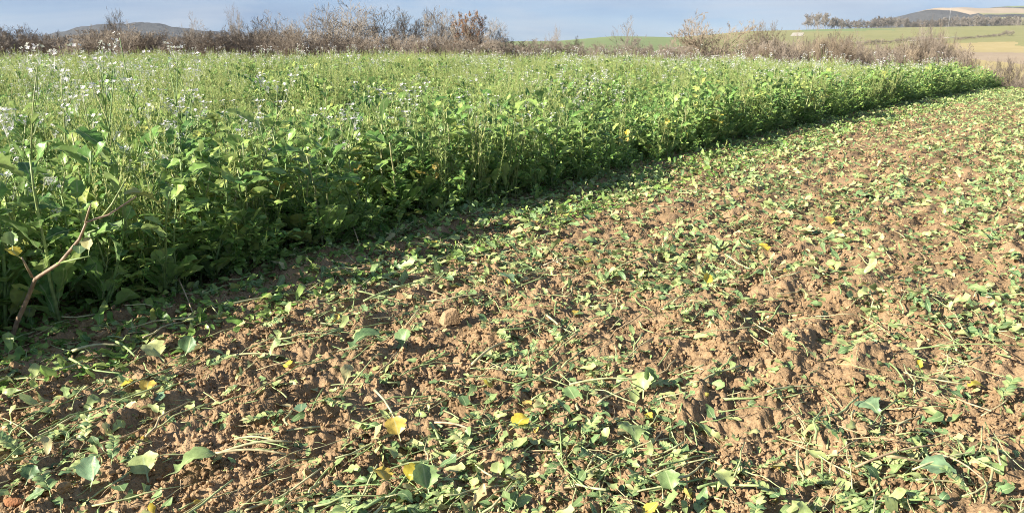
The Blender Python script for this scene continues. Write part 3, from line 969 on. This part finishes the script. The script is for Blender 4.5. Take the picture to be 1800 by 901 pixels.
def crop(kind, plants, coll, density, seed, n_ind, lo, smin, smax, label, cat, label_fn, group_fn, mask=None, stuff_name=None):
    x, y, r_ = crop_points(density, seed, lo, mask)
    n = len(x)
    big = 0.62 + 0.76 * fbm(x / 1.8, y / 1.8, 3, 88)
    s = r_.uniform(smin, smax, n) * big * (1.0 + (0.16 * (1 - sstep(0.5, 2.5, -off(x, y))) if kind == 'radish_plant' else 0))
    S = np.stack([s, s, s * r_.uniform(0.9, 1.15, n)], 1)
    rz = r_.uniform(0, 6.28, n)
    o_ = off(x, y)
    ti = np.stack([r_.normal(0, .12, n), r_.normal(0, .12, n)], 1)
    ix = r_.integers(0, len(plants), n)
    m = near_rank(x, y, n_ind)
    individuals(kind, plants, x[m], y[m], S[m], rz[m], ti[m], ix[m], label_fn(x[m], y[m]), cat, group_fn(x[m], y[m]))
    k = ~m
    scatter(stuff_name, np.stack([x[k], y[k], terrain(x[k], y[k]) - 0.01], 1), np.concatenate([ti[k], rz[k][:, None]], 1), S[k], ix[k], coll, label, cat)

def lab2(x, y, front, back):
    o_, q = off(x, y), along(x, y)
    return lambda i: (front if o_[i] > -0.35 else back) + (' near the leaning stalk' if q[i] < 1 else ' behind the dry sticks' if q[i] < 2.6 else ' past the dry sticks')

crop('radish_plant', P_RAD, C_RAD, 23, 1, 72, 0.06, 0.8, 1.15, 'dense standing crop of dark green radish plants', 'crop',
     lambda x, y: lab2(x, y, 'dark leafy radish plant in the crop front row', 'dark leafy radish plant behind the crop front row'),
     lambda x, y: lab2(x, y, 'front row radish plants', 'second row radish plants'), stuff_name='radish_crop')
crop('flowering_radish', P_FLO, C_FLO, 1.8, 2, 34, 0.25, 0.8, 1.12, 'white flowering radish stalks over the standing crop', 'flowers',
     lambda x, y: lab2(x, y, 'tall white flowered stalk at the very crop edge', 'tall white flowered stalk a pace inside the crop'),
     lambda x, y: lab2(x, y, 'edge flower stalks', 'inner flower stalks'),
     mask=lambda x, y: np.clip(0.12 + 1.1 * sstep(0.4, 0.65, fbm(x / 4, y / 4, 2, 33)) + 0.25 * sstep(-2, -9, x) + 0.2 * sstep(15, 35, y), 0, 1), stuff_name='flowering_stalks')
crop('feathery_plant', P_FEA, C_FEA, 20, 3, 44, 0.15, 0.9, 1.25, 'yellow green feathery stalks standing through the crop', 'plants',
     lambda x, y: lab2(x, y, 'yellow green clump of feathery stalks at crop edge', 'yellow green clump of feathery stalks inside crop'),
     lambda x, y: lab2(x, y, 'edge feathery clumps', 'inner feathery clumps'), mask=fea_mask, stuff_name='feathery_stalks')
crop('vetch_plant', P_VET, C_VET, 12, 4, 24, 0.0, 0.8, 1.2, 'small leaved vetch filling the foot of the crop', 'plants',
     lambda x, y: lab2(x, y, 'small leaved vetch sprawling at the crop foot', 'small leaved vetch tangled between radish plants'),
     lambda x, y: lab2(x, y, 'edge vetch plants', 'inner vetch plants'), stuff_name='vetch_undergrowth')

# single tall flowering plants that stand above the hedge line
TALL = [(8, 66, 5.4), (70, 74, 6.4), (105, 92, 6.0), (182, 62, 7.0), (236, 48, 7.6), (278, 74, 7.2), (310, 86, 8.2), (346, 68, 9.0), (445, 120, 7.5), (575, 185, 6.9), (660, 92, 11.0), (300, 150, 6.4), (150, 130, 5.8)]
for i, (px, py, D) in enumerate(TALL):
    x, y = azpx(px, D)
    g = float(terrain(x, y))
    v = (450.5 - py) / FPX
    top = EYE + D * (-math.sin(PITCH) + v * math.cos(PITCH)) / (math.cos(PITCH) + v * math.sin(PITCH))
    pl = P_FLO[i % 5]
    h = 0.1 + max((mt @ Vector(m.v[0])).z for nm, m, mt, key, *up in pl if key == 'petal')
    sc_ = (top - g) / h
    individuals('flowering_radish', P_FLO, [x], [y], [(1.15, 1.15, sc_)], [i * 1.7], [(0, 0)], [i % 5],
                lambda q: 'tallest white flowered radish stalk rising against the hedge' if py < 95 else 'white flowered radish stalk standing clear of the lower crop', 'plant',
                lambda q: 'flower stalks against the hedge' if py < 95 else 'flower stalks clear of the lower crop')

# plants knocked flat across the edge, and edge plants with yellow leaves
rnd = random.Random(31)
for i in range(18):
    q = 0.2 + i * 0.6 + rnd.uniform(-.2, .2)
    p = rnd.uniform(-0.25, 0.35)
    c = E0 + ED * q + EN * (p + 0.1)
    individuals('flattened_radish', P_RAD, [c[0]], [c[1]], [(.6, .6, .75)], [rnd.uniform(0, 6.28)], [(rnd.choice((-1, 1)) * rnd.uniform(1.1, 1.4), rnd.uniform(-.3, .3))], [rnd.randrange(8)],
                lambda k: 'radish plant knocked flat at the crop foot', 'plant', lambda k: 'flattened plants at the crop foot')
P_YEL = []
for i in range(3):
    q = plant_radish(1500 + i)
    q[-1] = (*q[-1][:3], 'yellow'); q[-3] = (*q[-3][:3], 'yellow'); q[-4] = (*q[-4][:3], 'yellow')
    P_YEL.append(q)
for i, px in enumerate((283, 470, 632, 755, 975, 1050, 1105, 1182, 1240, 1275, 1440)):
    t = (px - 900) / FPX * math.cos(PITCH)          # where the sight column crosses the crop edge
    k = (t * E0[1] - E0[0]) / (ED[0] - t * ED[1])
    c = E0 + ED * k - EN * (0.05 + 0.1 * (i % 3))
    individuals('yellowing_radish', P_YEL, [c[0]], [c[1]], [(1.05, 1.05, .95)], [i * 2.1], [(0.05, 0)], [i % 3],
                lambda q_: 'radish plant with yellow upper leaves at the crop edge', 'plant', lambda q_: 'yellow leaved edge plants')

# ------------------------------------------------------------------ clods and cut green stuff on the tilled strip
def clod(seed, sub=2, rough=0.35):
    import bmesh
    bm = bmesh.new()
    bmesh.ops.create_icosphere(bm, subdivisions=sub, radius=1.0)
    r_ = np.random.default_rng(seed)
    P = np.array([v.co[:] for v in bm.verts])
    k = np.ones(len(P))
    for i in range(14):
        d = r_.normal(size=3); d /= np.linalg.norm(d)
        k = np.minimum(k, r_.uniform(.55, 1.0) / np.maximum(0.25, P @ d))
    k = k * (1 + r_.uniform(-rough, rough, len(P)) * 0.45)
    P = P * k[:, None] * np.array([1, r_.uniform(.65, .95), r_.uniform(.5, .75)])
    b = MB()
    b.add([tuple(p) for p in P], [tuple(v.index for v in f.verts) for f in bm.faces])
    bm.free()
    return b
CLODS = [clod(i) for i in range(8)]
C_CLOD = collection('clod_shape', [[('clod', c, Matrix(), 'soil')] for c in CLODS], True)

def strip_points(n, rmin, rmax, seed, lo=-0.35, power=1.0):
    r_ = np.random.default_rng(seed)
    u = r_.random(n) ** power
    r = rmin * (rmax / rmin) ** u
    a = r_.uniform(R(-46), R(60), n)
    x, y = r * np.sin(a), r * np.cos(a)
    k = (off(x, y) > lo) & (y < FAR_END)
    return x[k], y[k], r_

def put_strip(x, y, r_, smin, smax, nshape, coll, name, label, cat, tiltmax=0.4, align=0.0, lift=0.0, grow=0.0, flat=1.0):
    n = len(x)
    s = (smin + (smax - smin) * r_.random(n) ** 1.8) * (1 + grow * np.clip((np.hypot(x, y) - 5) / 20, 0, 1.5))
    rz = np.where(r_.random(n) < align, -EAZ + r_.normal(0, .35, n) + math.pi * r_.integers(0, 2, n), r_.uniform(0, 6.28, n))
    rot = np.stack([r_.normal(0, tiltmax, n), r_.normal(0, tiltmax, n), rz], 1)
    P = np.stack([x, y, soil(x, y) + lift * s], 1)
    scatter(name, P, rot, np.stack([s, s, s * flat], 1), r_.integers(0, nshape, n), coll, label, cat)

x, y, r_ = strip_points(240000, 1.7, 28, 101, power=0.9)
k = r_.random(len(x)) < 0.15 + 0.85 * sstep(0.42, 0.62, fbm(x * 3.5, y * 3.5, 3, 141))
x, y = x[k], y[k]
put_strip(x, y, r_, 0.002, 0.017, 8, C_CLOD, 'soil_crumbs', 'loose brown crumbs of tilled soil', 'soil', 1.0, lift=0.3, grow=1.5)

# shapes of cut stuff
def stalk(seed, L=0.26):
    r_ = random.Random(seed)
    p, g = Vector((0, -L / 2, 0)), 0
    pts = [p.copy()]
    for i in range(5):
        g += r_.gauss(0, .16)
        p = p + Vector((math.sin(g), math.cos(g), r_.gauss(0, .10))) * L / 5
        pts.append(p.copy())
    r0 = r_.uniform(0.002, 0.0048)
    return tube(pts, [r0 * (1 - .5 * i / 5) for i in range(6)], 5)
def sprig(seed):
    r_ = random.Random(seed)
    b = tube([(0, 0, 0), (0.004, .06, .012), (0, .12, .01), (-.005, .18, 0)], [.002, .002, .0015, .001], 3, False)
    for i in range(9):
        yy = 0.03 + i * .017
        for s in (-1, 1):
            m = mat_leaf(Vector((0, yy, .01)), -s * r_.uniform(.7, 1.1), r_.uniform(0, .5), r_.uniform(-.4, .4), r_.uniform(.6, 1.0))
            b.merge(LEAVES['oval'][r_.randrange(4)], m, r_.random())
    return b
def crumple(m, seed, amp):
    r_ = random.Random(seed)
    a, c, d = r_.uniform(20, 40), r_.uniform(20, 40), r_.uniform(0, 6)
    b = MB(); b.merge(m)
    b.v = [(x, y, z + amp * math.sin(a * x + d) * math.cos(c * y + d) + amp * .5 * math.sin(63 * (x + y))) for x, y, z in b.v]
    return b
GLEAF = [crumple(LEAVES['flatleaf'][i], i, 0.02) for i in range(8)] + [crumple(LEAVES['flatbroad'][i], 20 + i, 0.014) for i in range(6)]
SCRAP = [crumple(LEAVES['scrap'][i], 40 + i, 0.009) for i in range(6)]
STALK = [stalk(60 + i) for i in range(7)]
SPRIG = [sprig(70 + i) for i in range(4)]
C_GLEAF = collection('cut_leaf_shape', [[('leaf', m, Matrix(), 'cutleaf')] for m in GLEAF])
C_SCRAP = collection('leaf_scrap_shape', [[('leaf', m, Matrix(), 'cutleaf')] for m in SCRAP])
C_STALK = collection('cut_stalk_shape', [[('stalk', m, Matrix(), 'cutstem')] for m in STALK])
C_SPRIG = collection('cut_sprig_shape', [[('sprig', m, Matrix(), 'cutleaf')] for m in SPRIG])
C_FOOT = collection('foot_leaf_shape', [[('leaf', m, Matrix(), 'vetch')] for m in SCRAP])
C_FOOTL = collection('foot_big_leaf_shape', [[('leaf', m, Matrix(), 'radish')] for m in GLEAF])
def fibre(seed):
    r_ = random.Random(seed)
    p, pts = Vector((0, -.1, 0)), []
    for i in range(6):
        pts.append(p.copy())
        p = p + Vector((r_.gauss(0, .018), .04, r_.gauss(0, .014)))
    return tube(pts, [.0022, .002, .002, .0017, .0014, .001], 3, False)
C_FIB = collection('fibre_shape', [[('fibre', fibre(i), Matrix(), 'drystem')] for i in range(5)])
C_YEL = collection('yellow_leaf_shape', [[('leaf', m, Matrix(), 'yellow')] for m in GLEAF[8:]])

def patchy(x, y, r_, base):
    p, q = off(x, y), along(x, y)
    m = base * 0.7 + (1.2 - base * 0.7) * sstep(0.44, 0.62, 0.7 * fbm(p * 2.6, q * 0.4, 3, 121) + 0.3 * fbm(x * 1.8, y * 1.8, 2, 131))
    k = r_.random(len(x)) < m
    return x[k], y[k], r_

def litter(n, seed, rmax, base, *a, n_ind=0, ind=None, lo=-0.35, **kw):
    x, y, r_ = patchy(*strip_points(n, 1.7, rmax, seed, lo, power=0.75), base)
    put_strip(x, y, r_, *a, **kw)

litter(43000, 201, 40, 0.35, 0.4, 1.6, 6, C_SCRAP, 'leaf_scraps', 'chopped bits of pale green leaf strewn over the tilled soil', 'leaf litter', tiltmax=.38, lift=.003, grow=0.9)
litter(7000, 202, 40, 0.25, 0.3, 0.9, 14, C_GLEAF, 'cut_leaves', 'cut pale green leaves strewn over the tilled strip', 'leaf litter', tiltmax=.28, lift=.004, grow=0.6, flat=.8)
litter(13500, 203, 30, 0.45, 0.25, 1.5, 7, C_STALK, 'cut_stalks', 'cut pale stalks strewn over the tilled strip', 'stalks', tiltmax=.16, align=.65, lift=.012)
litter(4500, 204, 30, 0.15, 0.4, 0.9, 4, C_SPRIG, 'cut_sprigs', 'cut small leaved sprigs strewn over the tilled strip', 'leaf litter', tiltmax=.3, lift=.01, grow=.5)
x, y, r_ = strip_points(260, 2.2, 38, 205)
put_strip(x, y, r_, 0.35, 0.8, 6, C_YEL, 'yellow_leaves', 'scattered yellowed leaves on the tilled strip', 'leaf litter', .4, lift=.015)

# far along the strip the cut leaves cover most of the soil
def area_points(n, rmin, rmax, seed, lo, hi=99):
    r_ = np.random.default_rng(seed)
    r = np.sqrt(r_.uniform(rmin ** 2, rmax ** 2, n))
    a = r_.uniform(R(-46), R(46), n)
    x, y = r * np.sin(a), r * np.cos(a)
    k = (off(x, y) > lo) & (off(x, y) < hi) & (y < FAR_END)
    return x[k], y[k], r_
x, y, r_ = patchy(*area_points(330000, 5, 44, 211, 0.0), 0.55)
put_strip(x, y, r_, 0.7, 2.1, 6, C_SCRAP, 'far_leaf_scraps', 'pale yellow green carpet of chopped leaves far along the strip', 'leaf litter', .5, lift=.01)
def edge_points(n, seed, lo, hi, reach=50):
    r_ = np.random.default_rng(seed)
    q, p = -3 + (reach + 3) * r_.random(n) ** 1.7, lo + (hi - lo) * r_.random(n) ** 1.2
    x, y = E0[0] + ED[0] * q + EN[0] * p, E0[1] + ED[1] * q + EN[1] * p
    k = (y < FAR_END) & (y > 2.0)
    return x[k], y[k], r_
x, y, r_ = edge_points(24000, 212, -0.6, 1.25)
put_strip(x, y, r_, 0.6, 1.7, 6, C_FOOT, 'foot_leaves', 'low green leaves and debris in the shadow along the crop foot', 'leaf litter', .5, lift=.01)
x, y, r_ = edge_points(4200, 213, -0.6, 1.15, 30)
put_strip(x, y, r_, 0.4, 1.0, 14, C_FOOTL, 'foot_fallen_leaves', 'fallen larger leaves in the shadow along the crop foot', 'leaf litter', .6, lift=.02)
x, y, r_ = strip_points(5000, 1.8, 9, 214)
put_strip(x, y, r_, 0.15, 0.6, 5, C_FIB, 'root_fibres', 'fine dry roots and straw bits on the tilled soil', 'straw', .35, lift=.02)

# single pieces close by: each its own object
CACHE = {}
def piece(name, shapes, key, i, x, y, s, rz, tilt, label, cat, group, lift=0.012):
    m = shapes[i % len(shapes)]
    ck = (id(m), key)
    if ck not in CACHE:
        CACHE[ck] = m.mesh(name, [M[key]], key != 'soil')
    o = obj(name, CACHE[ck])
    o.location = (x, y, float(soil(x, y)) + lift)
    o.rotation_euler = (tilt[0], tilt[1], rz)
    o.scale = (s, s, s) if not isinstance(s, tuple) else s
    return tag(o, label, cat, group)

rnd = random.Random(77)
def near_points(n, seed, rmax=6.5, lo=-0.2):
    x, y, r_ = strip_points(n * 5, 1.9, rmax, seed, lo)
    vis = np.abs(x / (y * 0.97 + 0.4)) < 0.66
    x, y = x[vis], y[vis]
    return list(zip(x[:n], y[:n]))
for i, (x, y) in enumerate(near_points(150, 301, 6)):
    o_ = off(x, y)
    sh = o_ < 0.8
    piece('soil_clod', CLODS, 'soil', i, x, y, rnd.uniform(.02, .05), rnd.uniform(0, 6.28), (rnd.gauss(0, .3), rnd.gauss(0, .3)),
          'brown soil clod lying in the shadow of the crop' if sh else 'sunlit brown soil clod on the tilled strip', 'clod', 'clods in the crop shadow' if sh else 'sunlit clods', 0.005)
for i, (x, y) in enumerate(near_points(230, 302, 7)):
    sh = off(x, y) < 0.8
    s = rnd.uniform(.35, .9)
    big, k, tx = s > 0.65, rnd.randrange(14), rnd.gauss(0, .5)
    w = '%s %s %s' % ('large' if big else 'small', 'lobed' if k < 8 else 'rounded', 'tilted' if abs(tx) > .5 else 'flat')
    piece('cut_leaf', GLEAF, 'cutleaf', k, x, y, s, rnd.uniform(0, 6.28), (tx, rnd.gauss(0, .4)),
          w + (' cut leaf in the shadow at the crop foot' if sh else ' pale green leaf on sunlit tilled soil'), 'leaf', w + (' leaves in shadow' if sh else ' leaves in sun'))
for i, (x, y) in enumerate(near_points(150, 303, 6.5)):
    sh = off(x, y) < 0.8
    s = rnd.uniform(.5, 1.5)
    lo_ = s > 1.0
    piece('cut_stalk', STALK, 'cutstem', i, x, y, s, (-EAZ + rnd.gauss(0, .4)) if rnd.random() < .5 else rnd.uniform(0, 6.28), (rnd.gauss(0, .1), rnd.gauss(0, .1)),
          ('long ' if lo_ else 'short ') + ('cut stalk lying in the shadow beside the crop' if sh else 'pale cut stalk lying on sunlit soil'), 'stalk',
          ('long' if lo_ else 'short') + (' stalks in shadow' if sh else ' stalks in sun'), 0.02)
for i, (x, y) in enumerate(near_points(60, 304, 6)):
    piece('cut_sprig', SPRIG, 'cutleaf', i, x, y, rnd.uniform(.6, 1.1), rnd.uniform(0, 6.28), (rnd.gauss(0, .2), rnd.gauss(0, .2)),
          'cut vetch sprig with two rows of small leaflets on the soil', 'sprig', 'vetch sprigs on the soil', 0.02)

# leaves one can find in the photo, by where they lie on the ground
def spot(px, py):
    return unproj(px, py)
BIG = [crumple(leaf('radish', .26, .16, random.Random(801), .6, .35, 18), 801, .012), crumple(leaf('broad', .18, .13, random.Random(802), .5, .4, 14), 802, .008),
       crumple(leaf('oval', .09, .075, random.Random(803), .5, .2, 8), 803, .003), crumple(leaf('broad', .16, .12, random.Random(804), -.2, .6, 14), 804, .01)]
named = [
    (600, 640, 0, 'cutleaf', 1.15, -0.9, .45, 'large ribbed grey green leaf spread over the furrow'),
    (705, 628, 3, 'cutleaf', 0.95, -0.6, .7, 'upright folded leaf beside the large ribbed leaf'),
    (290, 650, 1, 'cutleaf', 1.0, 0.9, .5, 'cream green pair leaf sticking up near the crop shadow'),
    (325, 645, 3, 'cutleaf', 0.9, -0.2, .9, 'pale leaf standing on edge near the crop shadow'),
    (160, 872, 3, 'glaucous', .95, -0.3, .9, 'blue green folded leaf standing upright on the soil'),
    (262, 852, 1, 'cutleaf', 0.9, 0.4, .5, 'pale rounded leaf lying against the largest crinkled leaf'),
    (290, 860, 0, 'cutleaf', 0.95, -0.8, .35, 'crinkled pale leaf with toothed edge lying flat'),
    (532, 760, 2, 'glaucous', 0.9, 0.2, .25, 'single round bright green leaf lying on bare soil'),
    (285, 735, 2, 'glaucous', 0.9, 0.5, .4, 'small round green leaf by a dried yellow one'),
    (705, 800, 1, 'yellow', 0.75, 0.3, .7, 'upright lemon yellow leaf by a furrow'),
    (690, 866, 1, 'yellow', 0.7, 0.9, .3, 'flat yellow leaf lying next to another yellow leaf'),
    (715, 870, 3, 'yellow', 0.7, -0.4, .3, 'curled yellow leaf lying next to another yellow leaf'),
    (895, 782, 1, 'yellow', 0.7, -0.9, .3, 'small yellow leaf on crossed stalks'),
    (590, 580, 2, 'yellow', 1.0, 0.0, .5, 'pale yellow leaf near the shadow edge'),
    (1240, 522, 3, 'yellow', 0.7, 0.0, .8, 'bright yellow leaf standing up on the sunny strip'),
    (1690, 694, 0, 'yellow', 0.5, -1.5, .2, 'long yellow leaf lying flat on the sunny strip'),
    (1355, 455, 1, 'yellow', 1.0, 0.6, .3, 'yellow green leaf in the middle of the sunny strip'),
    (1465, 402, 1, 'yellow', 1.0, 0.3, .4, 'yellow leaf far along the sunny strip'),
    (1660, 330, 1, 'yellow', 1.3, 0.9, .4, 'yellow leaf farthest along the sunny strip'),
    (258, 718, 1, 'yellow', 0.6, 0.2, .4, 'brownish yellow curled leaf among clods'),
    (1130, 705, 1, 'cutleaf', 0.9, -0.5, .9, 'fresh mint green leaf held up on a pale stalk'),
    (1145, 700, 3, 'cutleaf', 0.8, 0.4, .8, 'fresh mint green leaf fanned beside its twin'),
    (1010, 720, 2, 'cutleaf', 1.1, 0.3, .5, 'yellow green leaf with a hole over a hollow'),
    (820, 730, 2, 'cutleaf', 0.8, 0.5, .7, 'cupped pale leaf lit from the side'),
    (1555, 745, 0, 'glaucous', 0.8, 0.2, .3, 'dark blue green leaf slumped over a deep hollow'),
    (1700, 860, 0, 'glaucous', 0.8, 1.0, .3, 'broad blue green leaf at the end of the crossed straws'),
    (1120, 815, 0, 'cutleaf', 0.7, 0.2, .6, 'tuft leaf beside the pale feathery wisp'),
    (1185, 890, 1, 'cutleaf', .7, 0.1, .6, 'cabbage like crinkled leaf clump on the strip'),
    (1290, 895, 1, 'cutleaf', .7, 0.6, .4, 'rounded ribbed leaf half sunk in soil'),
    (755, 880, 3, 'cutleaf', 1.0, 0.4, .5, 'torn pale leaf beside the pair of yellow leaves'),
    (905, 520, 0, 'glaucous', 0.7, 0.5, .5, 'bluish leaf lump on the strip near the shadow line'),
    (50, 880, 1, 'cutleaf', 0.5, 0.1, .8, 'small pale leaf standing by the rusty stone'),
    (765, 445, 1, 'yellow', 0.5, 0.1, .6, 'olive yellow leaf tip at the shadow line'),
]
for px, py, i, key, s, rz, ti, lab in named:
    x, y = spot(px, py)
    piece('cut_leaf' if key != 'yellow' else 'yellow_leaf', BIG, key, i, x, y, s * .82, rz, (ti, rnd.uniform(-.3, .3)), lab, 'leaf', None, 0.03)
def long_stalk(p0, p1, r0, key, lab, lift=(0.03, 0.03), bow=0.02, name='cut_stalk'):
    a, b_ = spot(*p0), spot(*p1)
    pts = []
    for t in np.linspace(0, 1, 7):
        x, y = a[0] + (b_[0] - a[0]) * t, a[1] + (b_[1] - a[1]) * t
        pts.append((x, y, float(terrain(x, y)) + 0.03 + lift[0] * (1 - t) + lift[1] * t + bow * math.sin(math.pi * t)))
    o0 = Vector(pts[0])
    m = tube([tuple(Vector(p) - o0) for p in pts], [r0 * (1 - .4 * i / 6) for i in range(7)], 6)
    o = obj(name, m.mesh(name, [M[key]])); o.location = o0
    return tag(o, lab, 'stalk')
long_stalk((1640, 820), (1725, 868), .004, 'drystem', 'dry straw lying across another straw near a blue green leaf')
long_stalk((1600, 850), (1740, 815), .004, 'cutstem', 'green straw crossing a dry straw near a blue green leaf')
long_stalk((1500, 845), (1640, 805), .005, 'drystem', 'thick dry straw pointing at the crossed straws')
long_stalk((1600, 632), (1790, 626), .005, 'cutstem', 'pale green stalk bundle lying level on the sunny strip')
long_stalk((1000, 700), (1125, 695), .006, 'cutstem', 'pale stalk carrying the mint green leaves', (.04, .05))
long_stalk((395, 818), (515, 800), .007, 'cutstem', 'thick pale petiole in a bundle lying on its side')
long_stalk((415, 795), (498, 803), .005, 'cutstem', 'slim pale petiole topmost of the bundle')
long_stalk((375, 822), (505, 822), .006, 'cutstem', 'bent pale petiole lowest of the bundle')
long_stalk((130, 636), (215, 626), .009, 'cutstem', 'fat straight green stalk beside the crop shadow')
long_stalk((196, 616), (240, 645), .008, 'cutstem', 'fat pale stalk lying crosswise beside the crop shadow')
long_stalk((390, 648), (500, 645), .007, 'cutstem', 'straight green stalk pointing from a cream leaf')
long_stalk((330, 572), (530, 530), .008, 'cutstem', 'long green stalk lying along the shadow line')
long_stalk((640, 545), (745, 510), .007, 'cutstem', 'pale stalk with leafy end near the shadow line')
long_stalk((830, 660), (890, 618), .008, 'cutstem', 'dark green stalk lying over leaves mid strip')
long_stalk((955, 480), (1030, 465), .006, 'drystem', 'bleached bent stalk on bare soil past the shadow')
long_stalk((765, 765), (850, 790), .005, 'drystem', 'thin yellow stalk below a furrow ridge')
long_stalk((318, 530), (347, 578), .005, 'drystem', 'dry stick poking up at the shadow line', (.12, .0))
long_stalk((622, 430), (645, 480), .005, 'drystem', 'dry stick leaning on the crop side of the shadow', (.12, .0))

# the squared clod and the rusty stone
x, y = spot(790, 575)
def blocky():
    b = MB()
    b.add([(-.055, -.04, -.03), (.05, -.05, -.03), (.06, .04, -.03), (-.05, .045, -.03), (-.03, -.02, .035), (.035, -.03, .055), (.03, .025, .05), (-.025, .03, .03)],
          [(0, 3, 2, 1), (4, 5, 6, 7), (0, 1, 5, 4), (1, 2, 6, 5), (2, 3, 7, 6), (3, 0, 4, 7)])
    return b
piece('soil_clod', [blocky()], 'soil', 0, x, y, 1.0, 0.5, (0, 0), 'squared off wedge shaped clod standing alone on the strip', 'clod', None, 0.03).data.shade_flat()
x, y = spot(30, 893)
piece('stone', [clod(901, 3, .15)], 'stone', 0, x, y, (.05, .035, .035), .2, (0, 0), 'rusty brown stone lying among cut leaves', 'stone', None, 0.02)

# the long bent stalk leaning out of the crop
bx, by = spot(14, 618)
def sp(px, py, D):
    u, v = (px - 900) / FPX, (450.5 - py) / FPX
    d = Vector((u, math.cos(PITCH) + v * math.sin(PITCH), -math.sin(PITCH) + v * math.cos(PITCH)))
    return Vector((0, 0, EYE)) + d * (D / d.y)
ls = obj('leaning_stalk', None); ls.location = (bx, by, float(terrain(bx, by)))
tag(ls, 'long bare purplish stalk leaning out of the crop with few yellow leaves', 'stalk')
def lst(pts, rad, key, name='stem', parent=None):
    Pw = [sp(*p) - ls.location for p in pts]
    o = obj(name, tube([tuple(p) for p in Pw], rad, 7).mesh(name, [M[key]]), parent or ls)
    return o
main = lst([(12, 622, by), (30, 565, by), (50, 520, by - .02), (62, 490, by - .05), (105, 462, by - .1), (140, 420, by - .13), (152, 390, by - .15), (190, 378, by - .1), (240, 345, by)], [.012, .012, .011, .010, .009, .008, .006, .005, .003], 'purple_stem')
lst([(150, 392, by - .15), (156, 370, by - .15), (160, 358, by - .15)], [.006, .005, .003], 'purple_stem', 'branch')
lst([(176, 385, by - .1), (196, 360, by - .08), (220, 318, by - .05)], [.005, .005, .004], 'stem', 'branch')
lst([(57, 487, by - .05), (45, 465, by - .08), (38, 452, by - .1)], [.007, .006, .004], 'purple_stem', 'branch')
lst([(100, 463, by - .1), (130, 456, by - .12), (158, 450, by - .14)], [.006, .005, .003], 'stem', 'branch')
for px, py, D, i, key, s, rz, ex in ((38, 455, by - .1, 1, 'yellow', .55, 1.2, .5), (22, 440, by - .1, 3, 'cutleaf', .6, .2, 1.2), (140, 445, by - .14, 2, 'cutleaf', .8, .3, 1.2),
                                     (155, 448, by - .14, 3, 'cutleaf', .55, -.4, 1.1), (150, 415, by - .14, 2, 'cutleaf', .6, -1, .7), (190, 390, by - .1, 3, 'cutleaf', .5, -2, -.4), (168, 372, by - .13, 1, 'vetch', .3, -.3, 1.3)):
    m = BIG[i]
    ck = (id(m), key)
    if ck not in CACHE:
        CACHE[ck] = m.mesh('leaf', [M[key]])
    obj('leaf', CACHE[ck], ls, mat_leaf(sp(px, py, D) - ls.location, rz, ex, 0, s))

# ------------------------------------------------------------------ air
def box(name, lo, hi):
    v = [(x, y, z) for z in (lo[2], hi[2]) for y in (lo[1], hi[1]) for x in (lo[0], hi[0])]
    me = bpy.data.meshes.new(name)
    me.from_pydata(v, [], [(0, 2, 3, 1), (4, 5, 7, 6), (0, 1, 5, 4), (2, 6, 7, 3), (0, 4, 6, 2), (1, 3, 7, 5)])
    return me
hm = bpy.data.materials.new('haze'); hm.use_nodes = True
n = hm.node_tree.nodes; n.clear()
pv = n.new('ShaderNodeVolumePrincipled'); out = n.new('ShaderNodeOutputMaterial')
pv.inputs['Color'].default_value = (0.80, 0.88, 1.0, 1)
pv.inputs['Density'].default_value = 0.00013
pv.inputs['Anisotropy'].default_value = 0.0
hm.node_tree.links.new(pv.outputs[0], out.inputs['Volume'])
hz = obj('haze', box('haze', (-2010, -2010, -34), (2010, 2010, 90)))
hz.data.materials.append(hm)
tag(hz, kind='stuff')
